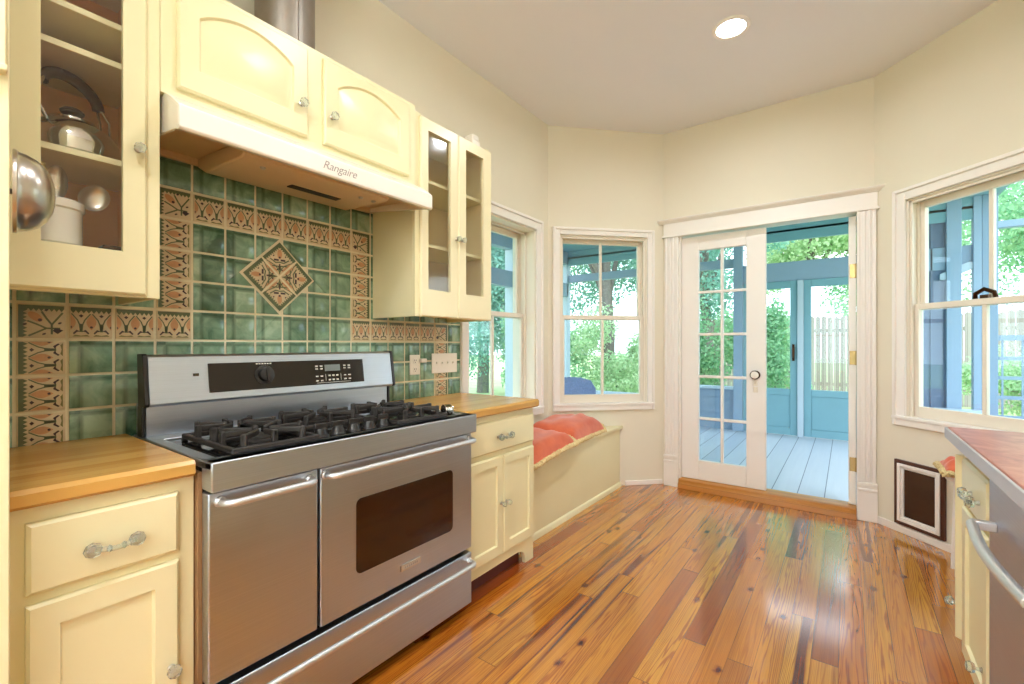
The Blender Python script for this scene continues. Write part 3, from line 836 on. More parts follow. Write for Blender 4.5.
k.box(.0042, .0047, 1.190, 1.192, -.038, -.008); k.box(.0042, .0047, 1.268, 1.270, -.038, -.008)
k.build('panel_print', M['print'], co_, smooth=False)
k = MB(Tt); k.box(.0042, .0052, 1.188, 1.268, .006, .036); k.build('display', M['lcd'], co_, bevel=.001)
k = MB(Tt); k.box(.0005, .0045, .662, .680, .012, .022); k.build('vent_slot', M['black'], bo)
# burners, grates and the row of control knobs
bpos = [(.53, .705), (.345, .705), (.33, 1.01), (.53, 1.312), (.345, 1.312)]
for (bx, by) in bpos:
    b = MB(); b.lathe([(.062, .888), (.062, .893), (.045, .896), (.045, .908), (.040, .912), (.036, .912), (.036, .918), (.032, .922), (0, .922)], (bx, by, 0), (0, 0, 1), 24)
    b.build('burner', M['iron'], rg)
def grate(y0, y1, x0, x1, centers):
    g = MB(); zb, zt = .896, .924; t = .0075
    for yy in (y0, y1): g.box(x0, x1, yy - t, yy + t, zb, zb + .016)
    for xx in (x0, x1): g.box(xx - t, xx + t, y0 - t, y1 + t, zb, zb + .016)
    for (cx, cy) in centers:
        for a in range(0, 360, 45):
            ca, sa = math.cos(R(a)), math.sin(R(a)); r0 = .028
            # ray to the frame
            lx = (x1 - cx) / ca if ca > 1e-6 else ((x0 - cx) / ca if ca < -1e-6 else 9)
            ly = (y1 - cy) / sa if sa > 1e-6 else ((y0 - cy) / sa if sa < -1e-6 else 9)
            Lr = min(lx, ly, .15)
            T = Matrix.Translation((cx, cy, 0)) @ Matrix.Rotation(R(a), 4, 'Z')
            if Lr < r0 + .02: continue
            g.box(r0, Lr, -.0065, .0065, zt + .004, zt + .022, 0, T)
            g.box(Lr - .016, Lr, -.0085, .0085, zb, zt + .024, 0, T)
    g.box((x0 + x1) / 2 - t, (x0 + x1) / 2 + t, y0, y1, zb, zb + .016)
    for cx, cy in ((x0, y0), (x1, y0), (x0, y1), (x1, y1)): g.lathe([(.010, .888), (.009, .897)], (cx, cy, 0), (0, 0, 1), 10)
    return g.build('grate', M['iron'], rg, bevel=.0035)
grate(.585, .842, .255, .625, [(.53, .705), (.345, .705)])
grate(.872, 1.150, .235, .44, [(.335, 1.01)])
grate(1.182, 1.446, .255, .625, [(.53, 1.312), (.345, 1.312)])
for i in range(5):
    y = .885 + i * .066
    b = MB(); b.lathe([(.028, .888), (.028, .896), (.024, .899), (.019, .918), (.018, .922), (0, .922)], (.575, y, 0), (0, 0, 1), 20)
    b.prism([(-.024, .918), (.024, .918), (.020, .938), (-.020, .938)], 1, -.006, .006, 0, Matrix.Translation((.575, y, 0)) @ Matrix.Rotation(R(80), 4, 'Z'))
    b.build('control_knob', M['plastic'], rg, bevel=.002)
# small ribbed silver cap at the right end of the cooktop
m = MB(); pr = [(.0, 0), (.026, 0)]
for i in range(5): pr += [(.026, .004 + i * .007), (.0225, .0075 + i * .007)]
pr += [(.022, .04), (.018, .044), (0, .044)]
m.lathe(pr, (.585, 1.472, .916), (0.25, .75, .0), 28)
tag(m.build('silver_cap', M['chrome'], at=(.585, 1.472, .89)), 'small ribbed silver cap lying at the right end of the cooktop', 'cap')

# ------------------------------------------------------------------ upper cabinets
UZ = 2.375
uc = thing('wall_cabinet', (.17, .31, 1.35), 'tall cream wall cabinet with open view of kettle and white crock, left of the hood', 'cabinet')
m = MB()
m.box(.012, .342, .140, .155, 1.35, UZ); m.box(.012, .342, .466, .484, 1.35, UZ); m.box(.012, .342, .155, .466, 1.415, 1.435); m.box(.342, .36, .172, .452, 1.35, 1.415); m.box(.012, .342, .155, .466, UZ - .02, UZ)
m.box(.342, .36, .452, .486, 1.35, UZ); m.box(.342, .36, .140, .172, 1.35, UZ)
m.build('body', M['cream'], uc, bevel=.002)
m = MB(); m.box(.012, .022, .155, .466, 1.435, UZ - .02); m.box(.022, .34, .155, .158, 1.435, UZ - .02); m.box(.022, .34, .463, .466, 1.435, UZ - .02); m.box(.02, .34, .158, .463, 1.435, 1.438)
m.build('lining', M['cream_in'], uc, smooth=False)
for z in (1.470, 1.736, 2.022, 2.135):
    m = MB(); m.box(.024, .325, .159, .462, z, z + .018, 0); m.build('shelf', M['cream'], uc, bevel=.002)
d = panel_door(.168, .450, 1.356, UZ - .01, .36, .378, rect(.228, .394, 1.478, 2.29), 'hole', 'door', M['cream'], uc)
MB().box(.366, .369, .220, .402, 1.470, 2.298).build('pane', M['leftpane'], d, smooth=False)
knob((.378, .427, 1.782), d, r=.015)
# kettle on the middle shelf
KX, KY, KZ = .198, .318, 1.7545
KT = Matrix.Translation((KX, KY, KZ)) @ Matrix.Scale(1.16, 4) @ Matrix.Translation((-KX, -KY, -KZ))
kt = thing('kettle', (KX, KY, KZ), 'stainless steel stovetop kettle with dark grip on the cabinet shelf', 'kettle')
m = MB(KT); m.lathe([(0, 0), (.078, 0), (.092, .008), (.098, .03), (.094, .05), (.078, .075), (.052, .092), (.046, .096)], (KX, KY, KZ), seg=40); m.build('body', M['chrome'], kt)
m = MB(KT); m.lathe([(.047, .094), (.046, .100), (.03, .107), (.012, .11), (0, .11)], (KX, KY, KZ), seg=32); li = m.build('lid', M['chrome'], kt)
m = MB(KT); m.lathe([(.006, .108), (.008, .116), (.022, .12), (.024, .126), (.018, .132), (0, .133)], (KX, KY, KZ), seg=20); m.build('knob', M['kettlewood'], li)
m = MB(KT); m.tube([(KX, KY - .06, KZ + .05), (KX, KY - .1, KZ + .085), (KX, KY - .115, KZ + .12), (KX, KY - .13, KZ + .135)], [.022, .018, .014, .015], 14); m.build('spout', M['chrome'], kt)
for s_ in (-1, 1):
    m = MB(KT)
    for dx in (-.012, .012):
        m.tube([(KX + dx - s_ * .05, KY + s_ * .062 + dx * .6, KZ + .07), (KX + dx - s_ * .062, KY + s_ * .078 + dx * .6, KZ + .10), (KX + dx - s_ * .06, KY + s_ * .076 + dx * .6, KZ + .14), (KX + dx * .5 - s_ * .042, KY + s_ * .056, KZ + .18)], .0035, 8)
    m.build('handle_bracket', M['chrome'], kt)
m = MB(KT); m.tube([(KX - .045 * math.cos(R(a)), KY + .06 * math.cos(R(a)), KZ + .165 + .045 * math.sin(R(a))) for a in range(0, 181, 15)], .0135, 12, flat=.8); m.build('handle', M['kettlewood'], kt)
# crock with utensils on the bottom shelf
CX, CY, CZ = .245, .262, 1.4885
m = MB(); m.lathe([(0, 0), (.064, 0), (.070, .006), (.070, .10), (.075, .104), (.075, .124), (.070, .128), (.064, .124), (.064, .02), (0, .016)], (CX, CY, CZ), seg=36)
tag(m.build('crock', M['ceramic'], at=(CX, CY, CZ)), 'white ceramic crock holding utensils on the bottom cabinet shelf', 'crock')
m = MB(); m.tube([(CX, CY - .02, CZ + .03), (CX + .01, CY - .02, CZ + .13)], .005, 8)
for i in range(7): m.lathe([(0, 0), (.013, .004), (.015, .01), (.013, .016), (0, .02)], (CX + .01 + .012 * math.sin(i * .5), CY - .022, CZ + .13 + i * .0135), (.1, 0, 1), 12)
tag(m.build('spatula', M['utensil'], at=(CX, CY, CZ + .03)), 'cream scalloped utensil standing in the white crock', 'utensil')
def spoon(name, dx, dy, ln, a, b, mat, lab, hole=False):
    mb = MB(); p0 = Vector((CX, CY, CZ + .03)); dirv = Vector((dx, dy, 1)).normalized(); p1 = p0 + dirv * ln
    mb.tube([p0, p0 + dirv * ln * .5, p1], .0045, 8)
    T = Matrix.Translation(p1 + dirv * b * .9) @ Vector((0, 0, 1)).rotation_difference(dirv).to_matrix().to_4x4()
    lo_ = []
    for x, s_ in ((0, 1.), (.006, .9), (.012, .6), (.014, .2)):
        lo_.append([(-x, a * s_ * math.cos(t), b * s_ * math.sin(t)) for t in [2 * math.pi * q / 20 for q in range(20)]])
    mb.loops(lo_, True, 0, T); mb.loops([[(p[0] + .003, p[1], p[2]) for p in l] for l in lo_], True, 0, T)
    tag(mb.build(name, mat, at=p0), lab, 'utensil')
spoon('serving_spoon', .05, .08, .10, .026, .052, M['nickel'], 'large oval metal spoon standing in the white crock')
spoon('ladle', .1, .75, .12, .034, .04, M['nickel'], 'ladle leaning right out of the white crock')
m = MB(); m.box(.22, .318, .36, .455, 1.4885, 1.495); m.box(.21, .31, .365, .45, 1.4955, 1.502)
tag(m.build('trivet', M['bronze'], at=(.25, .40, 1.4885), bevel=.002), 'thin dark trivet lying flat beside the white crock', 'trivet')

# cabinet over the hood
uc = thing('wall_cabinet', (.17, 1.0, 1.98), 'short cream wall cabinet with two arched doors above the range hood', 'cabinet')
m = MB(); m.box(.012, .342, .487, 1.508, 1.99, UZ); m.box(.342, .36, .487, 1.508, 1.985, UZ)
m.build('body', M['cream'], uc, bevel=.002)
d = panel_door(.527, .952, 2.012, 2.352, .36, .379, arch(.585, .895, 2.085, 2.312, .055), 'raised', 'door', M['cream'], uc); knob((.379, .922, 2.125), d)
d = panel_door(1.020, 1.458, 2.012, 2.352, .36, .379, arch(1.078, 1.402, 2.085, 2.312, .055), 'raised', 'door', M['cream'], uc); knob((.379, 1.05, 2.125), d)

# right glass cabinet
uc = thing('wall_cabinet', (.17, 1.81, 1.35), 'cream wall cabinet with two glass doors, right of the range hood', 'cabinet')
m = MB()
m.box(.012, .326, 1.520, 1.536, 1.352, UZ - .015); m.box(.012, .326, 2.078, 2.098, 1.352, UZ - .015); m.box(.012, .326, 1.536, 2.078, 1.40, 1.42); m.box(.326, .344, 1.562, 2.06, 1.352, 1.42); m.box(.012, .326, 1.536, 2.078, UZ - .035, UZ - .015)
m.box(.326, .344, 1.520, 1.562, 1.352, UZ - .015); m.box(.326, .344, 2.06, 2.098, 1.352, UZ - .015)
m.build('body', M['cream'], uc, bevel=.002)
m = MB(); m.box(.012, .02, 1.536, 2.078, 1.42, UZ - .035); m.box(.02, .326, 1.536, 1.539, 1.42, UZ - .035); m.box(.02, .326, 2.075, 2.078, 1.42, UZ - .035); m.box(.02, .326, 1.539, 2.075, 1.42, 1.423)
m.build('lining', M['glass_in'], uc, smooth=False)
for z in (1.715, 2.045):
    m = MB(); m.box(.022, .31, 1.540, 2.073, z, z + .018); m.build('shelf', M['cream'], uc, bevel=.002)
for y0, y1, g0, g1, ky in ((1.545, 1.812, 1.592, 1.752, 1.793), (1.815, 2.097, 1.872, 2.022, 1.834)):
    d = panel_door(y0, y1, 1.352, 2.345, .344, .362, rect(g0, g1, 1.488, 2.284), 'hole', 'door', M['pale_door'], uc)
    Tg = Matrix.Translation((.3515, 0, 1.886)) @ Matrix.Rotation(R(-1.0), 4, 'Y')
    MB(Tg).box(-.0012, .0012, g0 - .008, g1 + .008, -.406, .406).build('pane', M['cabpane'], d, smooth=False)
    knob((.362, ky, 1.776), d, r=.015)
m = MB(); m.box(.25, .31, 1.985, 2.055, UZ - .0148, UZ + .03); m.box(.24, .30, 1.995, 2.055, UZ + .0305, UZ + .065)
tag(m.build('sensor_box', M['white'], bevel=.008, at=(.28, 2.02, UZ - .0148)), 'small white box unit on top of the glass-door cabinet', 'box')

# duct pipe
m = MB(); m.cyl((.17, .970, UZ), (.17, .970, H), .113, 40); m.box(.281, .286, .964, .978, UZ, H)
pi = thing('duct_pipe', (.17, .970, UZ), 'round galvanised metal duct rising from the cabinet over the hood to the ceiling', 'duct')
m.build('pipe', M['galv'], pi); m = MB(); m.lathe([(.125, 0), (.125, .004), (.114, .008)], (.17, .970, UZ), seg=40); m.build('collar', M['galv'], pi)

# ------------------------------------------------------------------ range hood
hd = thing('range_hood', (.22, 1.0, 1.88), 'white under-cabinet range hood with script lettering above the stove', 'range hood')
HY0, HY1 = .497, 1.503
m = MB()
outer = [(.012, 1.984), (.358, 1.984), (.400, 1.968), (.476, 1.918), (.484, 1.912), (.484, 1.850), (.478, 1.842)]
# top shell
m.prism([(.012, 1.972), (.358, 1.972), (.400, 1.958), (.474, 1.908), (.476, 1.918), (.400, 1.968), (.358, 1.984), (.012, 1.984)], 1, HY0, HY1)
m.prism([(.474, 1.915), (.484, 1.912), (.484, 1.850), (.478, 1.843), (.456, 1.846), (.456, 1.856), (.474, 1.858)], 1, HY0, HY1)
side = [(.012, 1.91), (.456, 1.850), (.474, 1.850), (.474, 1.912), (.400, 1.962), (.358, 1.978), (.012, 1.978)]
m.prism(side, 1, HY0, HY0 + .01); m.prism(side, 1, HY1 - .01, HY1)
m.build('canopy', M['hoodwhite'], hd, bevel=.0025, angle=30)
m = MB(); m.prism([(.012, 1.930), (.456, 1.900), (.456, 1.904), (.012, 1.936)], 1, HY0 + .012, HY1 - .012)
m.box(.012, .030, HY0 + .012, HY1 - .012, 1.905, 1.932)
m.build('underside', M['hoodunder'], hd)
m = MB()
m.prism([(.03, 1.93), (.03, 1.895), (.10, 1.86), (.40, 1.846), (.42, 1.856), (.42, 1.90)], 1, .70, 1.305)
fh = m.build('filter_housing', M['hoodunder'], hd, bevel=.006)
m = MB(); m.box(.22, .26, .95, 1.17, 1.8505, 1.8565, 0, Matrix.Translation((0, 0, 0)));  m.build('filter_slot', M['dark'], fh)
for y in (.79, 1.20, 1.265):
    m = MB(); m.lathe([(.010, 0), (.010, -.006), (.006, -.010), (0, -.010)], (.36, y, 1.8505), seg=12); m.build('screw_knob', M['nickel'], fh)
fc = bpy.data.curves.new('txt', 'FONT'); fc.body = 'Rangaire'; fc.size = .044; fc.shear = .35; fc.extrude = .0004; fc.offset = -.0002; fc.space_character = .95
fo = bpy.data.objects.new('txt', fc); COL.objects.link(fo)
dg = bpy.context.evaluated_depsgraph_get()
me = bpy.data.meshes.new_from_object(fo.evaluated_get(dg)); me.name = 'lettering'
bpy.data.objects.remove(fo)
Tm = Matrix(((0, 0, 1, .4846), (1, 0, 0, .946), (0, 1, 0, 1.868), (0, 0, 0, 1)))
Tm = Matrix.Translation(-ORG[hd.name]) @ Tm
me.transform(Tm); me.materials.clear(); me.materials.append(M['ink'])
to = bpy.data.objects.new('lettering', me); COL.objects.link(to); to.parent = hd

# ------------------------------------------------------------------ outlet and switches
op = thing('outlet_plate', (.012, 1.815, 1.04), 'white outlet plate with a small plug on the green tile', 'outlet')
m = MB(); m.box(.0105, .0165, 1.775, 1.850, 1.036, 1.152); m.build('cover', M['white'], op, bevel=.002)
for z in (1.067, 1.118):
    m = MB(); m.box(.0165, .019, 1.797, 1.828, z - .015, z + .015); so_ = m.build('socket', M['white'], op, bevel=.003)
    m = MB(); m.box(.019, .0195, 1.805, 1.808, z - .003, z + .007); m.box(.019, .0195, 1.817, 1.820, z - .003, z + .007); m.box(.019, .0195, 1.810, 1.815, z - .012, z - .007)
    m.build('slot', M['plastic'], so_)
m = MB(); m.box(.0166, .040, 1.842, 1.886, 1.106, 1.130)
tag(m.build('plug_adapter', M['white'], bevel=.004, at=(.0166, 1.86, 1.106)), 'small white plug adapter sticking out of the outlet plate', 'plug')
sp_ = thing('switch_plate', (.012, 2.057, 1.04), 'wide white plate with four light switches beside the window', 'switch plate')
m = MB(); m.box(.0105, .0165, 1.948, 2.168, 1.036, 1.158); m.build('cover', M['white'], sp_, bevel=.002)
for i in range(4):
    y = 1.985 + i * .048
    m = MB(); m.box(.0165, .0175, y - .006, y + .006, 1.085, 1.110); m.prism([(.0175, 1.092), (.027, 1.100), (.027, 1.106), (.0175, 1.106)], 1, y - .004, y + .004); m.build('toggle_switch', M['white'], sp_, bevel=.001)

# ------------------------------------------------------------------ window bench and cushions
bn = thing('window_bench', (.23, 3.0, 0), 'cream built-in window bench along the left wall under the windows', 'bench')
BXF = .455
bp = [(.012, 2.213), (BXF, 2.213), (BXF, A.y + 1.0204 * BXF - .014), (.012, A.y + .01 - .012)]
m = MB(); m.prism(bp, 2, 0, .482); m.build('body', M['cream'], bn, bevel=.002)
tp = [(.012, 2.211), (BXF + .022, 2.211), (BXF + .022, A.y + 1.0204 * (BXF + .022) - .012), (.012, A.y - .002)]
m = MB(); m.prism(tp, 2, .482, .508); m.build('seat_board', M['cream'], bn, bevel=.006)
m = MB(); m.prism([(BXF, 0), (BXF + .014, 0), (BXF + .012, .008), (BXF + .004, .018), (BXF, .02)], 1, 2.213, A.y + 1.0204 * BXF - .01); m.build('base_trim', M['cream'], bn)
def cushion(cx, cy, z, sx, sy, rot, tilt, label, seed, th=.11, seam=.026):
    rnd = random.Random(seed); N = 28
    T = Matrix.Translation((cx, cy, z)) @ Matrix.Rotation(rot, 4, 'Z') @ Matrix.Rotation(tilt[0], 4, 'Y') @ Matrix.Rotation(tilt[1], 4, 'X')
    c_ = thing('cushion', (cx, cy, z), label, 'cushion', 'salmon cushions on the window bench')
    def P(u, v, s):
        pin = 1 - .06 * (1 - abs(v) ** 2) * abs(u) ** 3; pin2 = 1 - .06 * (1 - abs(u) ** 2) * abs(v) ** 3
        h = max(0, (1 - u ** 4)) ** .55 * max(0, (1 - v ** 4)) ** .55
        wr = .010 * math.sin(5 * u + 3 * v + seed) * h * math.sin(4 * v - u) + .006 * math.sin(11 * u * v + seed + 6 * u)*h
        droop = -.04 * max(0., (u - .78) / .22) ** 2
        return (u * sx * pin, v * sy * pin2, droop + seam + (h * th * .78 + wr if s > 0 else -min(1., h * 1.6) * (seam - .003)))
    mb = MB(T); g1 = [[P(-1 + 2 * i / N, -1 + 2 * j / N, 1) for j in range(N + 1)] for i in range(N + 1)]
    g2 = [[P(-1 + 2 * i / N, -1 + 2 * j / N, -1) for j in range(N + 1)] for i in range(N + 1)]
    for gg in (g1, g2):
        vs = [p for r_ in gg for p in r_]
        fs = [(i * (N + 1) + j, (i + 1) * (N + 1) + j, (i + 1) * (N + 1) + j + 1, i * (N + 1) + j + 1) for i in range(N) for j in range(N)]
        mb.add(vs, fs)
    mb.build('cover', M['salmon'], c_, angle=70)
    fr = MB(T); ed = []
    for i in range(N): ed.append(P(-1 + 2 * i / N, -1, 1))
    for j in range(N): ed.append(P(1, -1 + 2 * j / N, 1))
    for i in range(N): ed.append(P(1 - 2 * i / N, 1, 1))
    for j in range(N + 1): ed.append(P(-1, 1 - 2 * j / N, 1))
    pts = []; rr = []
    for i in range(len(ed) - 1):
        for t in (0, .25, .5, .75):
            a_, b_ = Vector(ed[i]), Vector(ed[i + 1]); pts.append(a_.lerp(b_, t) + Vector((0, 0, rnd.uniform(-.003, .003)))); rr.append(.011 + .008 * rnd.random())
    pts.append(Vector(ed[-1])); rr.append(.011)
    fr.tube(pts, rr, 8, flat=1.2); fr.build('fringe', M['fringe'], c_)
    return c_
cushion(.270, 2.518, .512, .275, .290, R(2), (0, R(5)), 'salmon pink fringed cushion nearer the stove, front one on the window bench', 1, .09, .03)
cushion(.285, 3.130, .509, .20, .30, R(4), (0, 0), 'salmon pink fringed cushion tucked behind another at the far end of the window bench', 5, .125, .045)

# ------------------------------------------------------------------ pet door
pd = thing('pet_door', TE @ Vector((.31, 0, .035)), 'pet door flap in brown and white frame, low on the cream wall below the window', 'pet door')
S0, S1, Z0, Z1 = .157, .462, .037, .458
def ring(mb, s0, s1, z0, z1, w, n0, n1, mi=0):
    mb.box(s0, s0 + w, n0, n1, z0, z1, mi); mb.box(s1 - w, s1, n0, n1, z0, z1, mi); mb.box(s0 + w, s1 - w, n0, n1, z0, z0 + w, mi); mb.box(s0 + w, s1 - w, n0, n1, z1 - w, z1, mi)
m = MB(TE); ring(m, S0, S1, Z0, Z1, .022, -.02, -.001); m.build('outer_frame', M['petbrown'], pd, bevel=.002)
m = MB(TE); ring(m, S0 + .022, S1 - .022, Z0 + .022, Z1 - .022, .020, -.026, -.001); ring(m, S0 + .042, S1 - .042, Z0 + .042, Z1 - .042, .014, -.016, -.001); m.build('inner_frame', M['trim'], pd, bevel=.003)
m = MB(TE); m.box(S0 + .056, S1 - .056, -.006, -.001, Z0 + .056, Z1 - .056); m.build('flap', M['flap'], pd)
# low stool by the window with a red cushion, mostly behind the right counter
st = thing('stool', (2.585, 3.405, 0), 'low white stool tucked behind the end of the right counter', 'stool')
m = MB(); m.lathe([(0, .44), (.10, .44), (.105, .452), (.10, .465), (0, .465)], (2.585, 3.405, .04), seg=28); m.build('seat', M['trim'], st)
for a in range(45, 360, 90):
    m = MB(); m.cyl((2.585 + .07 * math.cos(R(a)), 3.405 + .07 * math.sin(R(a)), .48), (2.585 + .085 * math.cos(R(a)), 3.405 + .085 * math.sin(R(a)), 0), .013, 12); m.build('leg', M['trim'], st)
cs = cushion(2.585, 3.405, .507, .12, .12, R(0), (0, 0), 'red fringed cushion on a stool peeking out beside the right counter', 9, .08)
if 'group' in cs: del cs['group']

# ------------------------------------------------------------------ right counter, cabinet, dishwasher
XC = 2.394; CE = 2.375
bc = thing('base_cabinet', (2.7, 2.08, 0), 'cream base cabinet with glass knobs at the far end of the right counter', 'cabinet')
m = MB(); m.prism([(XC + .004, 1.892), (XR - .02, 1.892), (XR - .02, CE + .06), (XC + .09, CE + .06), (XC + .004, CE - .03)], 2, .10, .855)
m.prism([(XC + .03, 1.892), (XR - .03, 1.892), (XR - .03, CE), (XC + .12, CE), (XC + .03, CE - .05)], 2, 0, .10)
m.build('body', M['cream'], bc, bevel=.002)
Tx = Matrix(((-1, 0, 0, 2 * XC), (0, 1, 0, 0), (0, 0, 1, 0), (0, 0, 0, 1)))     # mirrors fronts to face -x
d = drawer_front(1.90, 2.262, .655, .808, XC - .004, XC + .014, bc, M['cream'], Tx)
m = MB()
for yy in (1.985, 2.095): m.lathe([(.008, 0), (.006, .012), (.016, .016), (.019, .026), (.014, .036), (0, .038)], (XC - .012, yy, .722), (-1, 0, 0), 8, 0)
m.tube([(XC - .038, 1.985, .722), (XC - .046, 2.04, .719), (XC - .038, 2.095, .722)], .006, 8, 0); m.build('pull_handle', M['knob'], d, angle=25)
d = panel_door(1.90, 2.262, .115, .64, XC - .004, XC + .014, rect(1.955, 2.207, .17, .585), 'recess', 'door', M['cream'], bc, Tx)
m = MB(); m.lathe([(.009, 0), (.005, .006), (.005, .014), (.014, .017), (.018, .026), (.012, .036), (0, .038)], (XC - .014, 1.955, .225), (-1, 0, 0), 8, 0); m.build('knob', M['knob'], d, angle=20)
# chamfered end door
dd = Vector((.086, .09)).normalized()
Tc = Matrix(((dd.x, -dd.y, 0, XC + .004), (dd.y, dd.x, 0, CE - .03), (0, 0, 1, 0), (0, 0, 0, 1)))
m = MB(Tc); m.box(.0, .115, .001, .030, .115, .80); d = m.build('end_door', M['cream'], bc, bevel=.003)
m = MB(Tc); m.lathe([(.009, 0), (.005, .006), (.005, .014), (.014, .017), (.018, .026), (.012, .036), (0, .038)], (.012, .030, .235), (0, 1, 0), 8, 0); m.build('knob', M['knob'], d, angle=20)
ct = thing('countertop', (2.7, 1.0, .86), 'polished red-brown stone countertop with a grey edge along the right side', 'countertop')
m = MB(); m.box(2.360, XR - .004, -.6, 2.385, .864, .899); m.build('top', M['redtop'], ct, bevel=.004)
m = MB(); m.box(2.352, 2.360, -.6, 2.393, .857, .896); m.box(2.352, XR - .004, 2.385, 2.393, .857, .896); m.build('edge_band', M['darkmetal'], ct, bevel=.002)
dw = thing('dishwasher', (2.7, 1.58, 0), 'stainless dishwasher with a bowed bar handle under the right counter', 'dishwasher')
m = MB(); m.box(XC + .01, XR - .03, 1.285, 1.882, .02, .85); m.build('body', M['dark'], dw)
m = MB(); m.box(XC - .012, XC + .01, 1.285, 1.882, .11, .848); dd_ = m.build('door', M['dwsteel'], dw, bevel=.004)
m = MB()
pts = [(XC - .060 - .016 * math.sin(math.pi * t), 1.80 - .50 * t, .708) for t in [q / 14 for q in range(15)]]
m.tube(pts, .013, 12)
for t in (0, 14): m.box(XC - .062, XC - .012, pts[t][1] - .012, pts[t][1] + .012, .696, .720)
m.build('handle', M['steelh'], dd_, bevel=.002)
m = MB(); m.box(XC + .03, XC + .05, 1.285, 1.882, .0, .105); m.build('kick_plate', M['dark'], dw)
bc2 = thing('base_cabinet', (2.7, .3, 0), 'cream base cabinet under the near part of the right counter', 'cabinet')
m = MB(); m.box(XC + .004, XR - .02, -.6, 1.28, .1, .855); m.box(XC + .05, XR - .03, -.6, 1.28, 0, .1); m.build('body', M['cream'], bc2, bevel=.002)
for i in range(3):
    panel_door(-.58 + i * .62, .02 + i * .62, .115, .83, XC - .004, XC + .014, rect(-.52 + i * .62, -.04 + i * .62, .17, .775), 'recess', 'door', M['cream'], bc2, Tx)

# ------------------------------------------------------------------ fridge enclosure at the left edge and hanging bowl
fe = thing('fridge_enclosure', (.35, .0, 0), 'tall cream side panel and cabinet at the left edge of the kitchen run', 'cabinet')
m = MB(); m.box(.012, .72, .118, .1385, 0, H - .02); m.build('side_panel', M['cream'], fe, bevel=.002)
m = MB(); m.box(.012, .70, -.78, .118, 1.75, H - .02); m.build('over_cabinet', M['cream'], fe, bevel=.002)
m = MB(); m.box(.70, .738, -.76, .133, 1.748, H - .05); m.box(.70, .744, -.76, .134, 1.738, 1.752); m.build('door', M['cream'], fe, bevel=.003)
fg = thing('refrigerator', (.35, -.33, 0), 'white refrigerator beside the tall cream panel at the left edge', 'refrigerator')
m = MB(); m.box(.04, .66, -.76, .112, .02, 1.72); m.build('body', M['white'], fg, bevel=.006)
m = MB(); m.box(.668, .728, -.76, .1165, .02, 1.16); m.build('door', M['white'], fg, bevel=.01)
m = MB(); m.box(.668, .728, -.76, .1165, 1.17, 1.72); m.build('freezer_door', M['white'], fg, bevel=.01)
m = MB(); m.tube([(.728, -.70, .75), (.765, -.70, .78), (.765, -.70, 1.1), (.728, -.70, 1.13)], .012, 10); m.build('handle', M['white'], fg)
bw = thing('metal_bowl', (.60, .137, 1.54), 'small steel bowl hung on its side against the tall cream panel', 'bowl')
m = MB(); m.lathe([(.083, .021), (.0885, .018), (.0885, .024), (.084, .027), (.082, .038), (.073, .056), (.056, .071), (.034, .080), (.015, .083), (0, .0835)], (.60, .137, 1.541), (.11, .994, 0), 40)
m.build('bowl', M['nickel'], bw, angle=50)
m = MB(); m.lathe([(.0, .0), (.02, .0), (.02, .006), (.006, .01), (.006, .082), (.0, .0825)], (.60, .1385, 1.541), (0, 1, 0), 14)
m.build('wall_hook', M['nickel'], bw)

# ------------------------------------------------------------------ ceiling lights
def can(x, y, label):
    c_ = thing('ceiling_light', (x, y, H), label, 'ceiling light', 'recessed ceiling lights')
    m = MB(); m.lathe([(.105, -.0005), (.105, -.004), (.098, -.009), (.080, -.007), (.078, -.001)], (x, y, H), seg=40); m.build('trim_ring', M['trim'], c_)
    m = MB(); m.lathe([(.0785, -.003), (.07, -.0045), (.0, -.006)], (x, y, H), seg=32); m.build('lens', M['lamp'], c_)
    l = bpy.data.lights.new('downlight', 'AREA'); l.shape = 'DISK'; l.size = .15; l.spread = R(170); l.energy = CAN_W; l.color = (.84, .92, 1.)
    lo_ = bpy.data.objects.new('downlight', l); COL.objects.link(lo_); lo_.parent = c_; lo_.location = (0, 0, -.012)
CAN_W = 10.
can(1.50, 2.93, 'round recessed ceiling light in front of the french doors')
can(1.48, 1.41, 'round recessed ceiling light over the middle of the kitchen floor')
can(1.48, -.10, 'round recessed ceiling light added out of view above the near floor')  # unseen, added to carry the row on and even the light
can(1.48, -1.65, 'round recessed ceiling light added out of view at the near end of the kitchen')  # unseen, added for more light from the near end

# ------------------------------------------------------------------ added fill lamp, unseen behind the viewpoint, brightening the ceiling
fl = thing('fill_uplight', (2.25, -2.2, 0), 'white uplight lamp added unseen behind the viewpoint to brighten the ceiling', 'lamp')
m = MB(); m.lathe([(0, 0), (.14, 0), (.14, .015), (.02, .03), (0, .03)], (2.25, -2.2, 0), seg=32); m.build('base', M['white'], fl)
m = MB(); m.cyl((2.25, -2.2, .03), (2.25, -2.2, 1.84), .012, 14); m.build('pole', M['white'], fl)
m = MB(); m.lathe([(.02, 1.83), (.10, 1.85), (.17, 1.92), (.165, 1.925), (.095, 1.86), (0, 1.845)], (2.25, -2.2, 0), seg=36); m.build('lamp_shade', M['white'], fl)
ll = bpy.data.lights.new('uplight', 'AREA'); ll.shape = 'DISK'; ll.size = .22; ll.energy = 175.; ll.color = (.84, .92, 1.)
lo3 = bpy.data.objects.new('uplight', ll); COL.objects.link(lo3); lo3.parent = fl; lo3.location = (0, 0, 1.89); lo3.rotation_euler = (math.pi, 0, 0)

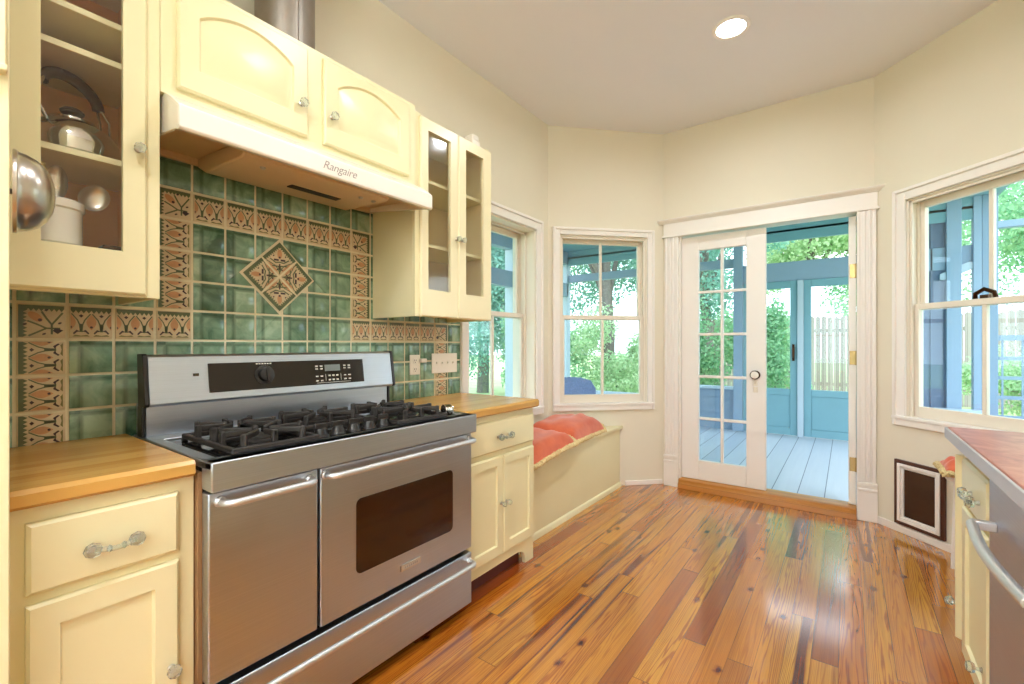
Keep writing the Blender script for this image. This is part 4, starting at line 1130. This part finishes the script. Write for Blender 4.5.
# ------------------------------------------------------------------ porch
PZ = -.05; PY = 7.4; PXL = -2.15; PXR = 4.8
hole = [(-.16, 3.36), (.68, 4.21), (2.26, 4.21), (3.2, 3.28)]
pf = MB(); pf.prism([(PXL, -1.), (-.235, -1.), (-.235, 3.30), (.675, 4.205), (2.265, 4.205), (3.195, 3.275), (3.195, -1), (PXR, -1), (PXR, PY + .1), (PXL, PY + .1)], 2, PZ - .08, PZ)
struct(pf, 'porch_floor', M['porchfloor'], smooth=False)
pf = MB(); pf.prism([(PXL - .2, -1.), (-.235, -1.), (-.235, 3.30), (.675, 4.205), (2.265, 4.205), (3.195, 3.275), (3.195, -1), (3.45, -1), (3.45, PY + .2), (PXL - .2, PY + .2)], 2, 2.92, 3.0)
struct(pf, 'porch_ceiling', M['teal'], smooth=False)
m = MB()
m.box(.76, 3.42, PY, PY + .10, 2.10, 2.37); m.box(PXL, .76, PY, PY + .10, 2.36, 2.49); m.box(PXL, 3.42, PY - .02, PY + .12, 2.68, 2.92); m.box(PXL, 3.42, PY - .03, PY + .02, 2.78, 2.82); m.box(3.42, PXR, PY, PY + .1, 2.53, 2.61)
m.box(PXL - .06, PXL + .06, -1, PY, 2.10, 2.34); m.box(PXL - .06, PXL + .06, -1, PY, 2.68, 2.92)
b_ = struct(m, 'porch_beam', M['porchblue'], bevel=.006)
m = MB(); m.box(PXL, 3.42, PY - .03, PY - .021, 2.66, 2.92); struct(m, 'porch_fascia', M['teal'], bevel=.003)
for i, (x, y, w, mat) in enumerate(((-2.15, PY, .12, 'porchlight'), (.76, PY, .12, 'porchblue'), (3.06, PY, .13, 'porchblue'), (3.255, PY, .07, 'porchblue'), (3.355, PY, .13, 'siding'), (PXR - .06, PY, .12, 'porchblue'), (-2.15, 5.7, .17, 'porchlight'), (-2.15, 3.6, .14, 'porchlight'), (-2.15, 1.2, .14, 'porchlight'))):
    m = MB(); m.box(x - w / 2, x + w / 2, y - .05, y + .07, PZ, 2.92)
    m.box(x - w / 2 - .015, x + w / 2 + .015, y - .065, y + .085, PZ, .10)
    struct(m, 'porch_post', M[mat], bevel=.006, at=(x, y, PZ))
# knee wall with clapboards left of the screen doors, and right
def knee(x0, x1, z1, name):
    m = MB(); n = 5; h = (z1 - PZ) / n
    for i in range(n):
        z = PZ + i * h; m.prism([(PY + .08, z), (PY + .0, z), (PY + .022, z + h), (PY + .08, z + h)], 0, x0, x1)
    m.box(x0, x1, PY - .04, PY + .1, z1, z1 + .04, 1)
    struct(m, name, [M['siding'], M['porchlight']], smooth=False)
knee(-.35, .70, .55, 'porch_knee_wall')
m = MB(); m.box(-2.09, -.36, PY - .03, PY + .07, .30, .40); struct(m, 'porch_low_rail', M['porchlight'], bevel=.004)
m = MB()
for i in range(5):
    x = 2.36 + i * .128; m.box(x, x + .128, PY + .02, PY + .06, PZ, 2.92); m.box(x + .118, x + .134, PY, PY + .02, PZ, 2.92)
struct(m, 'porch_side_wall', M['slate'], smooth=False)
m = MB(); m.box(2.88, 3.29, PY - .22, PY - .055, .42, .47); struct(m, 'porch_ledge', M['porchlight'], bevel=.005)
m = MB(); m.prism([(2.94, 1.98), (3.0, 1.98), (3.24, 2.10), (3.24, 2.17), (3.18, 2.17), (2.94, 2.05)], 1, PY - .03, PY + .03); struct(m, 'porch_bracket', M['porchlight'], bevel=.004)
# screen doors
def screen_door(name, x0, x1, mat, handle=None):
    t = thing(name, ((x0 + x1) / 2, PY, PZ), kind='structure')
    m = MB(); s_ = .085; zt = 2.10; gz = .60
    m.box(x0, x0 + s_, PY - .02, PY + .02, PZ + .01, zt); m.box(x1 - s_, x1, PY - .02, PY + .02, PZ + .01, zt)
    m.box(x0 + s_, x1 - s_, PY - .02, PY + .02, zt - .10, zt); m.box(x0 + s_, x1 - s_, PY - .02, PY + .02, gz - .09, gz); m.box(x0 + s_, x1 - s_, PY - .02, PY + .02, PZ + .01, .06)
    m.box(x0 + s_, x1 - s_, PY - .005, PY + .01, .06, gz - .09)
    m.build('door_frame', M[mat], t, bevel=.005)
    g = MB(); g.box(x0 + s_ - .003, x1 - s_ + .003, PY - .002, PY + .002, gz - .003, zt - .097); g.build('pane', M['pane'], t, smooth=False)
    if handle:
        h = MB(); h.tube([(handle, PY - .02, 1.02), (handle, PY - .06, 1.04), (handle, PY - .06, 1.16), (handle, PY - .02, 1.18)], .01, 8); h.box(handle - .015, handle + .015, PY - .028, PY - .02, .99, 1.22); h.build('handle', M['bronze'], t)
screen_door('door_2', .83, 1.50, 'teal', 1.455)
screen_door('door_3', 1.575, 2.34, 'teal')
m = MB(); m.box(1.502, 1.573, PY - .05, PY + .04, PZ, 2.10); struct(m, 'porch_door_mullion', M['porchlight'], bevel=.005)
m = MB(TE); m.box(.64, 1.02, .118, .20, .765, .80)  # thin dark bar along the outer sill
tag(m.build('sill_strip', M['plastic'], bevel=.006, at=TE @ Vector((.83, .16, .765))), 'narrow black strip along the outside sill of the right window', 'window box')
# chair on the porch
pc_ = thing('porch_chair', (-.70, 5.05, PZ), 'blue cushioned round-backed chair on the porch beyond the middle window', 'chair')
Tp = Matrix.Translation((-.70, 5.05, PZ)) @ Matrix.Rotation(R(36), 4, 'Z') @ Matrix.Diagonal((1.25, 1.1, 1.0, 1.))
m = MB(Tp)
lo2 = []
def backpt(t, hgt): return
prf = [(-.24, .36), (.24, .36), (.25, .55), (.245, .70), (.20, .80), (.10, .835), (0, .84), (-.10, .835), (-.20, .80), (-.245, .70), (-.25, .55)]
for y, s_ in ((.24, .97), (.22, 1.), (.18, 1.), (.155, .93)):
    lo2.append([(a * s_, y + .05 * (a / .25) ** 2 * -1 + (b - .36) * .12, .36 + (b - .36) * (s_ ** .3)) for a, b in prf])
m.loops(lo2, 'both'); m.build('backrest', M['wick'], pc_, angle=50)
m = MB(Tp); m.box(-.25, .25, -.25, .22, .34, .44); m.build('seat', M['wick'], pc_, bevel=.03, seg=3)
for sx in (-1, 1):
    for sy in (-1, 1):
        m = MB(Tp); m.cyl((sx * .21, sy * .2, .35), (sx * .23, sy * .23, 0), .018, 10, r2=.013); m.build('leg', M['bronze'], pc_)
    m = MB(Tp); m.tube([(sx * .25, .2, .60), (sx * .28, .0, .61), (sx * .28, -.2, .58), (sx * .26, -.23, .42)], .02, 10); m.build('armrest', M['wick'], pc_)

# ------------------------------------------------------------------ garden
struct(MB().box(-40, 40, -30, 60, -.30, -.25), 'ground_lawn', M['grass'], smooth=False)
def fence(x0, x1, y, name, label, h=2.0):
    f = thing(name, ((x0 + x1) / 2, y, -.25), label, 'fence')
    n = int((x1 - x0) / .14)
    m = MB()
    for i in range(n):
        x = x0 + i * .14; z = h - .25 + random.uniform(-.03, .03)
        m.prism([(x + .005, -.25), (x + .132, -.25), (x + .132, z - .04), (x + .068, z), (x + .005, z - .04)], 1, y, y + .02)
    m.build('fence_boards', M['fence'], f, smooth=False)
    m = MB(); m.box(x0, x1, y + .02, y + .06, .1, .2); m.box(x0, x1, y + .02, y + .06, h - .7, h - .6); m.build('fence_rail', M['fence'], f, smooth=False)
fence(-3.0, 10., 15., 'garden_fence', 'tall pale wooden board fence across the back of the garden', 2.25)
# wire railing outside the right window
f = thing('wire_railing', (3.9, PY, PZ), 'blue grid railing on the porch seen through the right window', 'railing')
m = MB()
for z in (.40, .62, .84, 1.06): m.box(3.38, PXR - .12, PY - .008, PY + .008, z - .02, z + .02)
m.box(3.38, PXR - .12, PY - .03, PY + .03, 1.26, 1.32)
m.build('rail', M['siding'], f)
m = MB()
for i in range(8): x = 3.46 + i * .155; m.box(x - .008, x + .008, PY - .006, PY + .006, .2, 1.26)
m.build('baluster', M['siding'], f)

def tree(name, x, y, trunk_h, cz, rx, rz, n, mat, label, group='garden trees and shrubs', size=.16, tr=.12, seed=0, cat='tree'):
    rnd = random.Random(seed)
    t = thing(name, (x, y, -.25), label, cat, group)
    m = MB(); top = cz
    if tr > 0:
        m.tube([(x, y, -.25), (x + .06, y, trunk_h * .5), (x - .04, y + .05, trunk_h), (x, y, top)], [tr, tr * .8, tr * .65, tr * .3], 10)
        for b in range(5):
            a = rnd.uniform(0, 6.28); m.tube([(x, y, trunk_h * (.75 + .05 * b)), (x + rx * .35 * math.cos(a), y + rx * .35 * math.sin(a), cz - rz * .1), (x + rx * .7 * math.cos(a), y + rx * .7 * math.sin(a), cz + rz * .3)], [tr * .4, tr * .25, tr * .08], 6)
        m.build('trunk', M['trunk'], t)
    blobs = []
    for b in range(14):
        v = Vector((rnd.gauss(0, 1), rnd.gauss(0, 1), rnd.gauss(0, 1))).normalized() * rnd.uniform(.3, .85)
        blobs.append((x + v.x * rx, y + v.y * rx, cz + v.z * rz, rnd.uniform(.25, .5)))
    vs, fs = [], []
    for i in range(n):
        bx, by, bz, br = rnd.choice(blobs)
        d = Vector((rnd.gauss(0, 1), rnd.gauss(0, 1), rnd.gauss(0, 1))).normalized() * (rnd.random() ** .4)
        p = Vector((bx + d.x * br * rx, by + d.y * br * rx, bz + d.z * br * rz))
        if p.z < -.2: p.z = -.2 + rnd.random() * .3
        nrm = (d + Vector((rnd.uniform(-1, 1), rnd.uniform(-1, 1), rnd.uniform(-.2, 1)))).normalized()
        s = size * rnd.uniform(.6, 1.3)
        u = nrm.orthogonal().normalized(); u.rotate(Matrix.Rotation(rnd.uniform(0, 6.28), 3, nrm)); w = nrm.cross(u)
        b = len(vs)
        vs += [p - u * s * .5, p + w * s * .28 + nrm * s * .06, p + u * s * .5, p - w * s * .28 + nrm * s * .06]
        fs.append((b, b + 1, b + 2, b + 3))
    mb = MB(); mb.add(vs, fs); mb.build('foliage', mat, t, smooth=False, recalc=False)
GT = [
    # x, y, trunk_h, crown z, rx, rz, leaves, material, leaf size
    (-3.2, 11.5, 3.0, 4.6, 2.4, 2.6, 9000, 'leafB', .20, .20, 'broad tree with teal leaves left of the porch post'),
    (-6.5, 13., 3.0, 5.2, 2.6, 3.0, 7000, 'leafA', .22, .2, 'tall mint-green tree standing far left in the garden'),
    (-.9, 12.5, 2.6, 4.4, 2.0, 2.2, 9000, 'leafB', .18, .16, 'dense tree with teal leaves seen through the glazed door'),
    (.9, 18., 3.0, 5.0, 2.6, 2.2, 8000, 'leafC', .22, .2, 'lime-green tree rising behind the board fence'),
    (3.2, 19., 2.5, 4.4, 2.8, 2.2, 9000, 'leafA', .22, .2, 'rounded mint-green tree behind the fence to the right'),
    (6.5, 17.5, 3.0, 5.5, 3.0, 3.2, 9000, 'leafA', .22, .22, 'large tree behind the fence seen through the right window'),
    (-2.4, 16., 3., 3.4, 2.3, 3.4, 7000, 'leafB', .2, .18, 'far teal tree filling the gap at the right of the middle window'),
    (-7.0, 10.8, 2.6, 2.9, 2.2, 3.1, 11000, 'leafB', .22, .2, 'wide tree outside beyond the left wall window'),
    (-8.5, 6.2, 2.2, 3.2, 2.2, 2.9, 8000, 'leafB', .2, .2, 'teal-leaved tree close outside the left wall window'),
]
for i, (x, y, th, cz, rx, rz, n, mt, sz, tr, lab) in enumerate(GT):
    tree('garden_tree', x, y, th, cz, rx, rz, int(n * 2.0), M[mt], lab, size=sz * .6, tr=tr, seed=i + 3)
SH = [(-4.2, 9.6, .9, 1.3, 1.5, 5000, 'leafA', 'bushy green shrub outside the middle window on the left'),
      (-2.6, 10.6, .8, 1.2, 1.4, 5000, 'leafC', 'pale green shrub outside the middle window on the right'),
      (-.4, 9.4, .9, .9, 1.3, 4500, 'leafA', 'mint shrub just behind the porch knee wall'),
      (.9, 10.2, .9, .9, 1.5, 4500, 'leafA', 'green shrub behind the porch post beside the screen door'),
      (-6.2, 8.2, .8, 1.5, 1.4, 5000, 'leafB', 'teal shrub outside the left wall window'),
      (-5.7, 11.4, 1.6, 1.3, 2.2, 5500, 'leafB', 'tall teal shrub at the right side of the left wall window'),
      (4.6, 11.5, .5, 1.0, .8, 3500, 'leafC', 'low lime shrub on the lawn outside the right window')]
for i, (x, y, cz, rx, rz, n, mt, lab) in enumerate(SH):
    tree('garden_shrub', x, y, .5, cz, rx, rz, int(n * 2.2), M[mt], lab, size=.08, tr=.03, seed=40 + i, cat='shrub')

# ------------------------------------------------------------------ world, camera, view
w = bpy.data.worlds.new('sky'); scn.world = w; w.use_nodes = True
nt = w.node_tree; nt.nodes.clear()
bgd = nt.nodes.new('ShaderNodeBackground'); ow = nt.nodes.new('ShaderNodeOutputWorld')
tc = nt.nodes.new('ShaderNodeTexCoord'); sx = nt.nodes.new('ShaderNodeSeparateXYZ'); rp = nt.nodes.new('ShaderNodeValToRGB')
nt.links.new(tc.outputs['Generated'], sx.inputs[0]); nt.links.new(sx.outputs[2], rp.inputs[0])
rp.color_ramp.elements[0].position = 0.; rp.color_ramp.elements[0].color = (.90, .97, 1., 1)
rp.color_ramp.elements[1].position = .8; rp.color_ramp.elements[1].color = (.76, .89, 1., 1)
nt.links.new(rp.outputs[0], bgd.inputs[0]); bgd.inputs[1].default_value = 3.1
nt.links.new(bgd.outputs[0], ow.inputs[0])
sl = bpy.data.lights.new('sun', 'SUN'); sl.energy = .9; sl.angle = R(20); sl.color = (1., .97, .9)
so = bpy.data.objects.new('sun', sl); COL.objects.link(so); so.rotation_euler = (R(38), R(0), R(25))

cam = bpy.data.cameras.new('camera'); co2 = bpy.data.objects.new('camera', cam); COL.objects.link(co2)
cam.sensor_width = 36.; cam.sensor_fit = 'HORIZONTAL'; cam.lens = 456. / 1024 * 36; cam.shift_y = 3. / 1024
cam.clip_start = .02; cam.clip_end = 200
co2.location = (2.05, 0, 1.21); co2.rotation_euler = (R(90), 0, R(36.29))
scn.camera = co2
scn.view_settings.view_transform = 'Standard'; scn.view_settings.look = 'None'; scn.view_settings.exposure = .36; scn.view_settings.gamma = 1.; scn.view_settings.use_curve_mapping = False
cy = scn.cycles
cy.use_denoising = True; cy.max_bounces = 10; cy.diffuse_bounces = 6; cy.glossy_bounces = 4; cy.transparent_max_bounces = 16; cy.transmission_bounces = 6
cy.sample_clamp_indirect = 8.; cy.caustics_reflective = False; cy.caustics_refractive = False
